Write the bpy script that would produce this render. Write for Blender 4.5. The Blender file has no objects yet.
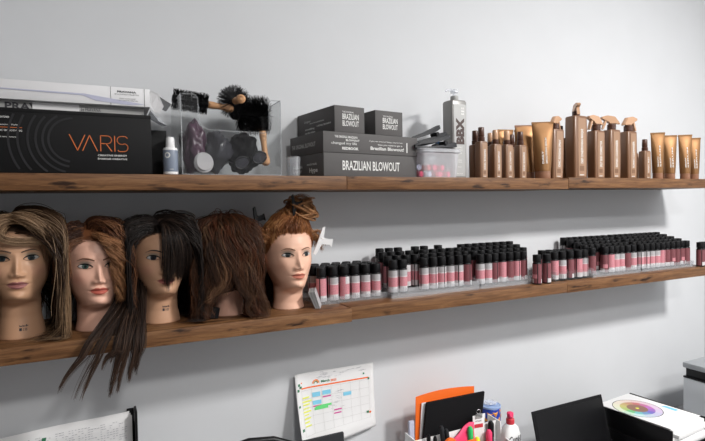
import bpy, bmesh, math, random
import numpy as np
from mathutils import Vector, Matrix, Euler
random.seed(7); rng = np.random.default_rng(11)
C = bpy.context.scene.collection
PI = math.pi

# ------------------------------------------------------------------ materials
def nodes(m):
    m.use_nodes = True
    return m.node_tree.nodes, m.node_tree.links
def mat(name, col, rough=.5, metal=0, spec=.5, var=0, vscale=40, bump=0, bscale=200, coat=0, attr=None, sheen=0, trans=0, alpha=1, emit=0):
    m = bpy.data.materials.new(name); n, l = nodes(m); b = n['Principled BSDF']
    b.inputs['Base Color'].default_value = (*col, 1); b.inputs['Roughness'].default_value = rough
    b.inputs['Metallic'].default_value = metal; b.inputs['Specular IOR Level'].default_value = spec
    b.inputs['Coat Weight'].default_value = coat; b.inputs['Sheen Weight'].default_value = sheen
    b.inputs['Transmission Weight'].default_value = trans; b.inputs['Alpha'].default_value = alpha
    if emit:
        b.inputs['Emission Color'].default_value = (*col, 1); b.inputs['Emission Strength'].default_value = emit
    src = None
    if attr:
        a = n.new('ShaderNodeVertexColor'); a.layer_name = attr; src = a.outputs['Color']
    if var or bump:
        tc = n.new('ShaderNodeTexCoord')
    if var:
        nz = n.new('ShaderNodeTexNoise'); nz.inputs['Scale'].default_value = vscale; nz.inputs['Detail'].default_value = 4
        l.new(tc.outputs['Object'], nz.inputs['Vector'])
        mr = n.new('ShaderNodeMapRange'); mr.inputs['From Min'].default_value = .3; mr.inputs['From Max'].default_value = .7
        mr.inputs['To Min'].default_value = 1-var; mr.inputs['To Max'].default_value = 1+var
        l.new(nz.outputs['Fac'], mr.inputs['Value'])
        mx = n.new('ShaderNodeVectorMath'); mx.operation = 'SCALE'
        if src: l.new(src, mx.inputs[0])
        else: mx.inputs[0].default_value = col
        l.new(mr.outputs['Result'], mx.inputs['Scale']); src = mx.outputs['Vector']
    if src: l.new(src, b.inputs['Base Color'])
    if bump:
        nb = n.new('ShaderNodeTexNoise'); nb.inputs['Scale'].default_value = bscale
        l.new(tc.outputs['Object'], nb.inputs['Vector'])
        bp = n.new('ShaderNodeBump'); bp.inputs['Strength'].default_value = bump; bp.inputs['Distance'].default_value = .002
        l.new(nb.outputs['Fac'], bp.inputs['Height']); l.new(bp.outputs['Normal'], b.inputs['Normal'])
    return m
def clear(name, tint=(1, 1, 1), gloss=.10, rough=.05, haze=0):
    m = bpy.data.materials.new(name); n, l = nodes(m); out = n['Material Output']; n.remove(n['Principled BSDF'])
    t = n.new('ShaderNodeBsdfTransparent'); t.inputs[0].default_value = (*tint, 1)
    g = n.new('ShaderNodeBsdfGlossy'); g.inputs['Roughness'].default_value = rough
    f = n.new('ShaderNodeLayerWeight'); f.inputs['Blend'].default_value = .5
    pw = n.new('ShaderNodeMath'); pw.operation = 'POWER'; pw.inputs[1].default_value = 4; l.new(f.outputs['Facing'], pw.inputs[0])
    a = n.new('ShaderNodeMath'); a.operation = 'MULTIPLY_ADD'; a.inputs[1].default_value = .6; a.inputs[2].default_value = .03+gloss; l.new(pw.outputs[0], a.inputs[0])
    mx = n.new('ShaderNodeMixShader'); l.new(a.outputs[0], mx.inputs[0]); l.new(t.outputs[0], mx.inputs[1]); l.new(g.outputs[0], mx.inputs[2])
    last = mx
    if haze:
        d = n.new('ShaderNodeBsdfDiffuse'); d.inputs[0].default_value = (.9, .92, .95, 1)
        m2 = n.new('ShaderNodeMixShader'); m2.inputs[0].default_value = haze
        l.new(mx.outputs[0], m2.inputs[1]); l.new(d.outputs[0], m2.inputs[2]); last = m2
    l.new(last.outputs[0], out.inputs[0])
    return m
def wood_mat(name, c0, c1, c2, scale=(1.6, 22, 22)):
    m = bpy.data.materials.new(name); n, l = nodes(m); b = n['Principled BSDF']
    tc = n.new('ShaderNodeTexCoord'); mp = n.new('ShaderNodeMapping'); mp.inputs['Scale'].default_value = scale
    oi = n.new('ShaderNodeObjectInfo'); ad = n.new('ShaderNodeVectorMath'); ad.operation = 'ADD'
    sc = n.new('ShaderNodeVectorMath'); sc.operation = 'SCALE'; sc.inputs['Scale'].default_value = 7
    l.new(oi.outputs['Location'], sc.inputs[0]); l.new(tc.outputs['Object'], ad.inputs[0]); l.new(sc.outputs[0], ad.inputs[1])
    l.new(ad.outputs[0], mp.inputs['Vector'])
    nz = n.new('ShaderNodeTexNoise'); nz.inputs['Scale'].default_value = 5; nz.inputs['Detail'].default_value = 8; nz.inputs['Roughness'].default_value = .68; nz.inputs['Distortion'].default_value = .6
    l.new(mp.outputs[0], nz.inputs['Vector'])
    r = n.new('ShaderNodeValToRGB'); e = r.color_ramp.elements
    e[0].position = .30; e[0].color = (*c0, 1); e[1].position = .72; e[1].color = (*c2, 1)
    k = e.new(.5); k.color = (*c1, 1)
    l.new(nz.outputs['Fac'], r.inputs['Fac'])
    # knots and dark flecks
    mp2 = n.new('ShaderNodeMapping'); mp2.inputs['Scale'].default_value = (7, 34, 34); l.new(ad.outputs[0], mp2.inputs['Vector'])
    n2 = n.new('ShaderNodeTexNoise'); n2.inputs['Scale'].default_value = 1.6; n2.inputs['Detail'].default_value = 5
    l.new(mp2.outputs[0], n2.inputs['Vector'])
    r2 = n.new('ShaderNodeValToRGB'); r2.color_ramp.elements[0].position = .60; r2.color_ramp.elements[0].color = (0, 0, 0, 1); r2.color_ramp.elements[1].position = .70; r2.color_ramp.elements[1].color = (1, 1, 1, 1)
    l.new(n2.outputs['Fac'], r2.inputs['Fac'])
    mx = n.new('ShaderNodeMix'); mx.data_type = 'RGBA'; mx.inputs['B'].default_value = (c0[0]*.4, c0[1]*.36, c0[2]*.35, 1)
    l.new(r2.outputs[0], mx.inputs['Factor']); l.new(r.outputs[0], mx.inputs['A']); l.new(mx.outputs['Result'], b.inputs['Base Color'])
    b.inputs['Roughness'].default_value = .48; b.inputs['Specular IOR Level'].default_value = .3
    bp = n.new('ShaderNodeBump'); bp.inputs['Strength'].default_value = .25; bp.inputs['Distance'].default_value = .001
    l.new(nz.outputs['Fac'], bp.inputs['Height']); l.new(bp.outputs[0], b.inputs['Normal'])
    return m

M = {}
M['wall'] = mat('wall_paint', (.655, .670, .688), .75, var=.012, vscale=6, bump=.05, bscale=350)
M['darkwall'] = mat('grey_wall_paint', (.22, .22, .23), .8)
M['ceil'] = mat('ceiling_paint', (.8, .8, .8), .8)
M['floor'] = mat('floor_vinyl', (.20, .19, .18), .45, var=.1, vscale=8)
M['shelf'] = wood_mat('shelf_wood', (.066, .028, .011), (.165, .076, .031), (.27, .137, .058))
M['handle_wood'] = wood_mat('handle_wood', (.42, .2, .09), (.55, .3, .15), (.62, .36, .19), (20, 20, 4))
M['skin'] = mat('mannequin_skin', (1, 1, 1), .42, attr='Col', spec=.35)
M['eye'] = mat('eye_gloss', (1, 1, 1), .3, attr='Col', spec=.3)
M['hair'] = mat('hair_fibre', (1, 1, 1), .45, attr='Col', spec=.25)
M['black'] = mat('black_plastic', (.006, .006, .007), .4, spec=.25)
M['blackmatte'] = mat('black_matte', (.007, .007, .008), .7, bump=.1, spec=.15)
M['darkgrey'] = mat('dark_grey_plastic', (.025, .026, .029), .5, spec=.2)
M['white'] = mat('white_plastic', (.82, .82, .82), .4)
M['paper'] = mat('white_paper', (.80, .80, .80), .7, var=.015, vscale=15)
M['greypaper'] = mat('grey_card', (.33, .34, .33), .6)
M['pink'] = mat('pink_label', (.58, .235, .27), .5, var=.22, vscale=420)
M['darkpink'] = mat('dark_rose_label', (.20, .062, .072), .5, var=.25, vscale=420)
M['lblwhite'] = mat('white_label', (.62, .60, .61), .5, var=.1, vscale=420)
M['lblgrey'] = mat('grey_label', (.42, .41, .42), .5)
M['cap'] = mat('black_bottle_cap', (.005, .005, .006), .5, bump=.2, bscale=300, spec=.25)
M['capband'] = mat('dark_grey_cap_top', (.035, .035, .037), .3)
M['acrylic'] = clear('clear_acrylic', (.985, .99, .99), .0)
M['acrylic_edge'] = clear('clear_acrylic_edge', (.95, .96, .97), .08, .15, .11)
M['frosted'] = clear('frosted_plastic', (.95, .96, .98), .05, .25, .30)
M['boxgrey'] = mat('grey_box_card', (.105, .100, .099), .6, spec=.2, var=.03, vscale=20)
M['boxgrey_side'] = M['boxgrey']
M['varis'] = mat('black_box_card', (.008, .008, .0085), .55, spec=.15)
M['ring'] = mat('grey_ring_print', (.022, .022, .024), .5, spec=.2)
M['orange'] = mat('orange_print', (.62, .15, .03), .4)
M['ink'] = mat('white_print', (.72, .72, .70), .5)
M['inkdark'] = mat('black_print', (.03, .03, .035), .5)
M['inkbrown'] = mat('brown_print', (.05, .025, .02), .5)
M['whitebox'] = mat('white_box_card', (.72, .72, .73), .45, var=.03, vscale=12)
M['lilac'] = mat('lilac_print', (.50, .51, .64), .5)
M['tan'] = mat('tan_bottle_plastic', (.205, .105, .056), .32, spec=.5)
M['tanstrip'] = mat('lit_tan_label', (.34, .20, .12), .38)  # label tan, lightened to put the brighter light on front faces into its colour
M['tancap'] = mat('brown_cap', (.075, .028, .015), .35)
M['tantrig'] = mat('translucent_tan_trigger', (.55, .33, .2), .25, spec=.5)
M['gold'] = mat('gold_tube', (.27, .135, .052), .38, metal=.55, var=.06, vscale=14)
M['goldcap'] = mat('rose_tube_cap', (.30, .15, .09), .3)
M['bbx'] = mat('silver_grey_bottle', (.26, .255, .245), .32, metal=.25)
M['bbxf'] = mat('silver_label', (.40, .40, .39), .35, metal=.15)
M['bluegrey'] = mat('blue_grey_label', (.20, .235, .30), .4)
M['blue'] = mat('blue_can_print', (.02, .06, .42), .35)
M['chip'] = mat('orange_chip_print', (.80, .33, .06), .5)
M['lidblue'] = mat('pale_blue_lid', (.30, .42, .68), .25)
M['orangefolder'] = mat('orange_folder', (.92, .16, .015), .5)
M['pinkcloth'] = mat('hot_pink_fabric', (.85, .05, .16), .6, bump=.3, bscale=120)
M['red'] = mat('red_plastic', (.62, .04, .06), .35)
M['green'] = mat('green_plastic', (.03, .60, .16), .35)
M['yellow'] = mat('yellow_plastic', (.80, .85, .05), .35)
M['cyan'] = mat('cyan_plastic', (.1, .5, .72), .35)
M['magenta'] = mat('magenta_marker', (.62, .05, .3), .5)
M['greenleaf'] = mat('green_print', (.03, .19, .09), .5)
M['hl_blue'] = mat('blue_highlighter', (.22, .60, .80), .6)
M['hl_yel'] = mat('yellow_highlighter', (.80, .85, .15), .6)
M['hl_grn'] = mat('green_highlighter', (.13, .68, .20), .6)
M['rule'] = mat('pale_grey_print', (.55, .54, .53), .6)
M['handink'] = mat('pen_ink', (.32, .32, .36), .6)
M['steel'] = mat('steel', (.6, .6, .6), .25, metal=1)
M['desk'] = mat('desk_laminate', (.50, .50, .51), .45)
M['prgrey'] = mat('printer_grey', (.36, .38, .40), .4)
M['prwhite'] = mat('printer_white', (.60, .63, .66), .45)
M['mesh'] = mat('black_mesh_fabric', (.02, .02, .022), .7, bump=.6, bscale=500)
M['purple'] = mat('purple_film', (.075, .035, .060), .3, alpha=.85)
M['smoke'] = mat('smoke_plastic', (.04, .04, .05), .25, alpha=.72)
M['bluetop'] = mat('blue_cap', (.03, .12, .30), .4)

# ------------------------------------------------------------------ object helpers
def link(name, me, m=None, parent=None):
    o = bpy.data.objects.new(name, me); C.objects.link(o)
    if m is not None:
        for x in (m if isinstance(m, (list, tuple)) else [m]): me.materials.append(x)
    if parent is not None: o.parent = parent
    return o
def meshobj(name, verts, faces, m, parent=None, smooth=False, midx=None):
    me = bpy.data.meshes.new(name); me.from_pydata([tuple(v) for v in verts], [], faces); me.update()
    if smooth: me.polygons.foreach_set('use_smooth', [True]*len(me.polygons))
    if midx is not None: me.polygons.foreach_set('material_index', midx)
    return link(name, me, m, parent)
def bmobj(name, bm, m, parent=None, smooth=False, auto=None):
    me = bpy.data.meshes.new(name); bmesh.ops.recalc_face_normals(bm, faces=bm.faces[:]); bm.to_mesh(me); bm.free()
    if smooth: me.polygons.foreach_set('use_smooth', [True]*len(me.polygons))
    if auto is not None:
        me.polygons.foreach_set('use_smooth', [True]*len(me.polygons)); me.set_sharp_from_angle(angle=math.radians(auto))
    return link(name, me, m, parent)
def thing(name, label, cat, loc=(0, 0, 0), rz=0, group=None):
    o = bpy.data.objects.new(name, None); C.objects.link(o); o.empty_display_size = .03
    o.location = loc; o.rotation_euler = (0, 0, rz); tag(o, label, cat, group); return o
def tag(o, label, cat, group=None):
    o['label'] = label; o['category'] = cat
    if group: o['group'] = group
    return o
def struct(o): o['kind'] = 'structure'; return o
def dup(o, parent=None):
    c = o.copy(); C.objects.link(c)
    if parent is not None: c.parent = parent
    for ch in list(o.children): dup(ch, c)
    return c
def add_box(bm, x0, x1, y0, y1, z0, z1, bev=0, seg=2, mtx=None):
    r = bmesh.ops.create_cube(bm, size=1)
    vs = r['verts']
    for v in vs:
        v.co = Vector(((x0+x1)/2+v.co.x*(x1-x0), (y0+y1)/2+v.co.y*(y1-y0), (z0+z1)/2+v.co.z*(z1-z0)))
    if bev:
        es = set(e for v in vs for e in v.link_edges)
        rr = bmesh.ops.bevel(bm, geom=list(es), offset=bev, segments=seg, affect='EDGES', profile=.5)
        vs = list(set(vs) & set(bm.verts)) + rr['verts'] if False else [v for f in rr['faces'] for v in f.verts]
        vs = list(set(vs))
    if mtx is not None: bmesh.ops.transform(bm, matrix=mtx, verts=vs)
    return vs
def box(name, x0, x1, y0, y1, z0, z1, m, parent=None, bev=.001, seg=2):
    bm = bmesh.new(); add_box(bm, x0, x1, y0, y1, z0, z1, bev, seg)
    return bmobj(name, bm, m, parent, auto=40)
def add_lathe(bm, prof, n=24, mtx=None, cap=True):
    rings = []
    for r, z in prof:
        ring = [bm.verts.new((r*math.cos(2*PI*i/n), r*math.sin(2*PI*i/n), z)) for i in range(n)]
        rings.append(ring)
    for a, b in zip(rings, rings[1:]):
        for i in range(n): bm.faces.new((a[i], a[(i+1) % n], b[(i+1) % n], b[i]))
    if cap:
        bm.faces.new(rings[0][::-1]); bm.faces.new(rings[-1])
    vs = [v for r in rings for v in r]
    if mtx is not None: bmesh.ops.transform(bm, matrix=mtx, verts=vs)
    return vs
def lathe(name, prof, m, parent=None, n=24, mtx=None, auto=35):
    bm = bmesh.new(); add_lathe(bm, prof, n, mtx); return bmobj(name, bm, m, parent, auto=auto)
def add_tube(bm, pts, r, n=8, closed=False):
    pts = [Vector(p) for p in pts]; rings = []; N = len(pts)
    up = Vector((0, 0, 1))
    for i, p in enumerate(pts):
        a = pts[i-1] if i > 0 else (pts[-1] if closed else p); b = pts[(i+1) % N] if (i < N-1 or closed) else p
        t = (b-a).normalized()
        u = up.cross(t)
        if u.length < .2: u = Vector((1, 0, 0)).cross(t)
        u.normalize(); w = t.cross(u); rr = float(r[i] if isinstance(r, (list, tuple)) else r)
        rings.append([bm.verts.new(p+rr*(math.cos(2*PI*k/n)*u+math.sin(2*PI*k/n)*w)) for k in range(n)])
    pr = list(zip(rings, rings[1:])) + ([(rings[-1], rings[0])] if closed else [])
    for a, b in pr:
        for k in range(n): bm.faces.new((a[k], a[(k+1) % n], b[(k+1) % n], b[k]))
    if not closed:
        bm.faces.new(rings[0][::-1]); bm.faces.new(rings[-1])
def tube(name, pts, r, m, parent=None, n=8, closed=False):
    bm = bmesh.new(); add_tube(bm, pts, r, n, closed); return bmobj(name, bm, m, parent, auto=50)
def add_loft(bm, secs, cap=True):
    rings = [[bm.verts.new(p) for p in s] for s in secs]; n = len(rings[0])
    for a, b in zip(rings, rings[1:]):
        for i in range(n): bm.faces.new((a[i], a[(i+1) % n], b[(i+1) % n], b[i]))
    if cap: bm.faces.new(rings[0][::-1]); bm.faces.new(rings[-1])
def rrect(w, d, r, z, k=4, cx=0, cy=0):
    out = []
    for sx, sy, a0 in ((1, 1, 0), (-1, 1, PI/2), (-1, -1, PI), (1, -1, 3*PI/2)):
        for i in range(k+1):
            a = a0+PI/2*i/k
            out.append((cx+sx*(w/2-r)+r*math.cos(a), cy+sy*(d/2-r)+r*math.sin(a), z))
    return out
def add_quadstrip(bm, quads):
    for q in quads:
        bm.faces.new([bm.verts.new(p) for p in q])
def prism(bm, poly, d0, d1, axis='y'):
    """polygon in (x,z), extruded along y from d0 to d1"""
    a = [bm.verts.new((p[0], d0, p[1])) for p in poly]; b = [bm.verts.new((p[0], d1, p[1])) for p in poly]
    bm.faces.new(a); bm.faces.new(b[::-1])
    for i in range(len(poly)):
        j = (i+1) % len(poly); bm.faces.new((a[i], b[i], b[j], a[j]))
FRONT = Matrix.Rotation(PI/2, 4, 'X')             # text that reads on a -Y face
LEFT = Matrix.Rotation(-PI/2, 4, 'Z') @ FRONT      # text that reads on a -X face
def text_mesh(body, width=None, height=None, bold=0., depth=.0002, spacing=1.0, align='LEFT'):
    cu = bpy.data.curves.new('t', 'FONT'); cu.body = body; cu.size = 1; cu.offset = bold; cu.space_character = spacing
    cu.resolution_u = 2; cu.align_x = align
    o = bpy.data.objects.new('t', cu); C.objects.link(o)
    dg = bpy.context.evaluated_depsgraph_get(); dg.update()
    me = bpy.data.meshes.new_from_object(o.evaluated_get(dg)); C.objects.unlink(o); bpy.data.objects.remove(o)
    co = np.empty(len(me.vertices)*3); me.vertices.foreach_get('co', co); co = co.reshape(-1, 3)
    mn, mx = co.min(0), co.max(0); co[:, 0] -= mn[0] if align == 'LEFT' else (mn[0]+mx[0])/2; co[:, 1] -= mn[1]
    sx = (width/(mx[0]-mn[0])) if width else None; sy = (height/(mx[1]-mn[1])) if height else None
    sx = sx or sy; sy = sy or sx
    co[:, 0] *= sx; co[:, 1] *= sy; me.vertices.foreach_set('co', co.ravel()); me.update()
    return me
_tc = {}
def text(body, m, parent, loc, face=FRONT, width=None, height=None, bold=0., name='lettering', spin=0, align='LEFT', tilt=None):
    key = (body, width, height, bold, align)
    if key not in _tc: _tc[key] = text_mesh(body, width, height, bold, align=align)
    me = _tc[key].copy(); o = link(name, me, m, parent)
    mm = Matrix.Translation(loc) @ (tilt or Matrix.Identity(4)) @ face @ Matrix.Rotation(spin, 4, 'Z'); me.transform(mm)
    return o
def flat(name, polys, m, parent, midx=None):
    bm = bmesh.new(); add_quadstrip(bm, polys); return bmobj_raw(name, bm, m, parent)
def bmobj_raw(name, bm, m, parent):
    me = bpy.data.meshes.new(name); bm.to_mesh(me); bm.free(); return link(name, me, m, parent)

# ------------------------------------------------------------------ room shell
XR = 2.925; ZF = -.16
def slab(name, x0, x1, y0, y1, z0, z1, m):
    bm = bmesh.new(); add_box(bm, x0, x1, y0, y1, z0, z1); return struct(bmobj(name, bm, m))
slab('wall_back', -2.2, XR+.1, 0, .1, ZF, 3.2, M['wall'])
slab('wall_right', XR, XR+.1, -4.2, 0, ZF, 3.2, M['wall'])
slab('wall_left', -2.3, -2.2, -4.2, .1, ZF, 3.2, M['darkwall'])
slab('wall_front', -2.2, XR+.1, -4.3, -4.2, ZF, 3.2, M['darkwall'])
slab('floor', -2.2, XR+.1, -4.2, .1, ZF-.1, ZF, M['floor'])
slab('ceiling', -2.2, XR+.1, -4.2, .1, 3.2, 3.3, M['ceil'])
slab('baseboard_back', -2.2, XR, -.015, 0, ZF, ZF+.1, M['white'])

# ------------------------------------------------------------------ shelves
SH = [  # x0, x1, zbottom, yfront, what
    ('upper', -.62, .680, 1.700, -.250, 'long brown wooden plank shelf holding the black box and hair brush bin'),
    ('upper', .682, 1.617, 1.700, -.249, 'upper middle wooden shelf plank under the silver pump bottle and small tan bottles'),
    ('upper', 1.619, 2.556, 1.704, -.249, 'upper right wooden shelf plank under the tan trigger spray bottles and gold tubes'),
    ('lower', -.62, .688, 1.300, -.253, 'lower left wooden shelf plank carrying the five mannequin heads'),
    ('lower', .690, 1.617, 1.302, -.240, 'lower middle wooden shelf plank carrying racks of pink labelled bottles'),
    ('lower', 1.618, 2.556, 1.301, -.240, 'lower right wooden shelf plank carrying the last racks of pink bottles')]
for k, x0, x1, zb, yf, lab in SH:
    w = x1-x0
    o = box('wall_shelf', -w/2, w/2, yf+.125, -.0005+.125, 0, .040, M['shelf'], None, .0012)
    o.location = ((x0+x1)/2, -.125, zb)
    tag(o, lab, 'shelf', 'wooden shelf planks')
ZU, ZL = 1.740, 1.340
# ------------------------------------------------------------------ mannequin heads
PH = np.array([  # h, half width, front, back
    (-.10, .056, .058, .054), (-.030, .0535, .054, .052), (.0, .0490, .049, .050), (.02, .0450, .045, .049), (.045, .0440, .046, .050), (.056, .0450, .055, .052),
    (.0635, .0440, .073, .055), (.070, .0440, .084, .056), (.080, .0475, .0890, .059), (.092, .0535, .0900, .064), (.105, .0590, .0905, .070), (.120, .0638, .0902, .077),
    (.140, .0685, .0890, .086), (.160, .0705, .0880, .093), (.180, .0722, .0890, .098), (.200, .0725, .0880, .099), (.220, .0700, .0820, .096),
    (.240, .0630, .0690, .086), (.255, .0530, .0530, .070), (.266, .0395, .0370, .052), (.273, .0240, .0210, .032), (.2765, .0080, .0070, .010)])
def prof(h):
    h = np.clip(h, PH[0, 0], PH[-1, 0])
    # smooth interpolation (catmull-like through np.interp then averaging)
    out = []
    for c in (1, 2, 3):
        v = 0
        for d in (-.0025, 0, .0025): v = v+np.interp(h+d, PH[:, 0], PH[:, c])
        out.append(v/3)
    return out
def G(x, s): return np.exp(-(x/s)**2)
def face_d(x, h):
    """extra forward relief of the face at side offset x and height h"""
    N = np.interp(h, [.117, .1215, .1255, .131, .137, .148, .160, .171, .181], [0, .002, .0115, .0180, .0165, .0105, .0058, .0028, 0])
    s = np.interp(h, [.115, .127, .14, .17], [.0100, .0088, .0070, .0062])
    d = N*G(x, s)
    for sg in (-1, 1):
        d = d+.0075*G(x-sg*.0110, .0055)*G(h-.1280, .0055)
        d = d-.0080*G(x-sg*.030, .0150)*G(h-.1675, .0110)
        d = d+.0040*G(x-sg*.0295, .0120)*G(h-.1660, .0065)
        d = d+.0030*G(x-sg*.026, .016)*G(h-.1870, .008)
        d = d+.0050*G(x-sg*.043, .018)*G(h-.138, .018)
        d = d-.0025*G(x-sg*.040, .016)*G(h-.104, .014)
    d = d+.0056*G(x, .0180)*G(h-.1115, .0044)+.0064*G(x, .0155)*G(h-.0995, .0050)-.0030*G(x, .021)*G(h-.1057, .0017)
    d = d-.0020*G(x, .014)*G(h-.0895, .0045)+.0060*G(x, .0160)*G(h-.0755, .0085)-.0012*G(x, .003)*G(h-.1185, .004)
    return d
def surf(t, h, nk=0.):
    """t=0 front. returns xyz in head frame (z includes the neck extension)"""
    w, f, b = prof(h)
    ct = np.cos(t); x = w*np.sin(t)
    y = np.where(ct > 0, -f*ct, -b*ct)
    frontness = np.clip(ct*1.4, 0, 1)
    y = y-face_d(x, h)*frontness
    return x, y, h+nk
def face_y(x, h):
    w, f, b = prof(h); q = np.clip(x/w, -1, 1)
    return -f*np.sqrt(1-q*q)-face_d(x, h)
def hairline(t):
    a = np.abs((t+PI) % (2*PI)-PI)
    return np.interp(a, [0, .45, .80, 1.05, 1.25, 1.5, 1.75, 2.3, PI], [.226, .228, .218, .198, .176, .166, .168, .085, .075])
def colattr(me, cols):
    a = me.color_attributes.new('Col', 'FLOAT_COLOR', 'POINT')
    c = np.ones((len(me.vertices), 4), dtype=np.float32); c[:, :3] = cols; a.data.foreach_set('color', c.ravel())
def head_mesh(parent, nk, skin, lip, root, eyeshadow=(.25, .3, .27), blush=(.75, .35, .27)):
    nt = 168; hs = np.concatenate([np.linspace(-nk, .06, 26), np.linspace(.062, .195, 112), np.linspace(.199, .2763, 34)])
    u = np.linspace(-1, 1, nt, endpoint=False); t = PI*(.62*u+.38*u**3)   # denser in front
    T, Hh = np.meshgrid(t, hs); x, y, z = surf(T, Hh, nk)
    V = np.stack([x, y, z], -1).reshape(-1, 3); nr = len(hs)
    idx = np.arange(nr*nt).reshape(nr, nt); r = np.roll(idx, -1, 1)
    F = np.stack([idx[:-1], r[:-1], r[1:], idx[1:]], -1).reshape(-1, 4).tolist()
    F.append(idx[0][::-1].tolist()); F.append(idx[-1].tolist())
    o = meshobj('bust', V, F, M['skin'], parent, smooth=True)
    o.data.polygons[len(F)-2].use_smooth = False
    xx, hh = V[:, 0], V[:, 2]-nk; fr = (V[:, 1] < -.02)
    col = np.tile(np.array(skin), (len(V), 1))
    def mixc(c, k):
        k = np.clip(k, 0, 1)[:, None]; col[:] = col*(1-k)+np.array(c)*k
    for sg in (-1, 1):
        mixc(blush, .35*G(xx-sg*.045, .016)*G(hh-.135, .014)*fr)
        mixc(eyeshadow, .65*G(xx-sg*.030, .014)*G(hh-.1755, .0045)*fr)  # eyeshadow make-up on the upper lids
    q = np.abs(xx)/.0235
    up = .1057+.0082*np.clip(1-q**2, 0, 1)*(1-.22*G(xx, .004)); lo = .1057-.0105*np.clip(1-(xx/.0215)**2, 0, 1)**.8
    mixc(lip, ((hh < up) & (hh > lo) & (q < 1) & fr).astype(float))
    mixc([c*.35 for c in lip], .8*G(hh-.1057, .0009)*(q < .95)*fr)
    tt = np.arctan2(V[:, 0], -V[:, 1]); mixc(root, (hh-hairline(tt))/.006*((hh > .07)))
    colattr(o.data, col)
    return o
def eyes(parent, nk, iris, brow, lash=True):
    for sg in (-1, 1):
        cx, ch = sg*.0295, .1665
        a = np.linspace(0, 2*PI, 36, endpoint=False); rad = np.linspace(0, 1, 9)[1:]
        V = [(cx, face_y(np.array(cx), np.array(ch))-.0016, ch)]; 
        for r in rad:
            ex = cx+.0150*r*np.cos(a); eh = ch+np.where(np.sin(a) > 0, .0070, .0052)*r*np.sin(a)*(1-.25*np.abs(np.cos(a))**3)+sg*.0010*r*np.cos(a)
            ey = face_y(np.array(cx), np.array(ch))*.35+face_y(ex, eh)*.65-.0016*(1-r*r)-.0004
            V += list(zip(ex, ey, eh))
        V = np.array(V); n = len(a); F = [(0, 1+i, 1+(i+1) % n) for i in range(n)]
        for k in range(len(rad)-1):
            for i in range(n):
                F.append((1+k*n+i, 1+(k+1)*n+i, 1+(k+1)*n+(i+1) % n, 1+k*n+(i+1) % n))
        d = np.hypot(V[:, 0]-cx, V[:, 2]-ch-.0006)
        col = np.tile([.48, .46, .44], (len(V), 1)); col[d < .0070] = iris; col[d < .0034] = (.006, .006, .008); col[(d > .0060) & (d < .0074)] = [c*.35 for c in iris]
        V[:, 2] += nk; o = meshobj('eye', V, F, M['eye'], parent, smooth=True); colattr(o.data, col)
        s = np.linspace(-1, 1, 13); lx = cx+.0165*s; lh = ch+.0073*(1-s*s)**.75-.0004+sg*.0010*s
        ly = face_y(lx, lh)-.0013
        r = [.0006+.0012*(1-abs(k)**3) for k in s]
        e = tube('eyelash', list(zip(lx, ly, lh+nk)), r, M['black'], o, 6)
        lh2 = ch-.0052*(1-s*s)**.8+sg*.0010*s
        tube('eyelash', list(zip(lx*.98+cx*.02, face_y(lx, lh2)-.0006, lh2+nk)), .0005, M['inkbrown'], o, 5)
        bx = cx+sg*(-.001)+.0185*s; q = s*sg; bh = .1835+.0040*(1-(q-.25)**2)-.0018*(q > .3)*(q-.3)*3
        rb = [max(.0005, .0020*(1-((k*sg+.35)/1.4)**2)) for k in s]
        brm = mat('eyebrow_brown', brow, .6)
        tube('eyebrow', list(zip(bx, face_y(bx, bh)+.0003, bh+nk)), rb, brm, parent, 6)
def ears(parent, nk, skin):
    m = mat('ear_skin', skin, .45)
    for sg in (-1, 1):
        bm = bmesh.new(); bmesh.ops.create_uvsphere(bm, u_segments=20, v_segments=14, radius=1)
        for v in bm.verts:
            p = v.co.copy(); r = math.hypot(p.y, p.z)
            dent = .55*math.exp(-((r-.35)/.28)**2) if p.x*sg > 0 else 0
            low = 1-.25*max(0, -p.z)
            v.co = Vector((sg*(.0700+.008+.0070*(p.x*sg)*(1-dent)+.006*max(0, p.y)), .012+.0170*p.y*low+.004*p.z, .148+nk+.029*p.z))
        bmobj('ear', bm, m, parent, smooth=True)

# ---- strands
def resolve(P, off, nk):
    h = P[:, 2]-nk; w, f, b = prof(h)
    w = w+off; f = f+off; b = b+off
    r = np.sqrt((P[:, 0]/w)**2+(P[:, 1]/np.where(P[:, 1] < 0, f, b))**2)
    top = .2765; inside = (r < 1) & (h < top+off) & (h > -nk-.02)
    k = np.where(inside, 1/np.maximum(r, .05), 1.)
    # near the crown lift instead of flinging sideways
    crown = inside & (h > .235)
    P2 = P.copy(); P2[:, 0] *= k; P2[:, 1] *= k
    if crown.any():
        wu = np.interp(h, PH[:, 0], PH[:, 1])
        el = np.sqrt((P[:, 0]/.085)**2+(P[:, 1]/.10)**2+((h-.185)/.1)**2)
        s = (1+off/.09)*.99/np.maximum(el, .3); s = np.maximum(s, 1)
        c = crown
        P2[c, 0] = P[c, 0]*s[c]; P2[c, 1] = P[c, 1]*s[c]; P2[c, 2] = nk+.185+(h[c]-.185)*s[c]
    return P2
def roots(n, nk, sel=None):
    out = []
    while sum(len(a) for a in out) < n:
        t = rng.uniform(-PI, PI, 4*n); h = .276-.2*rng.random(4*n)**1.25
        ok = h > hairline(t)
        if sel is not None: ok &= sel(t, h)
        x, y, z = surf(t[ok], h[ok], nk); out.append(np.stack([x, y, z, t[ok]], -1))
    a = np.concatenate(out); rng.shuffle(a); return a[:n]
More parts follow.
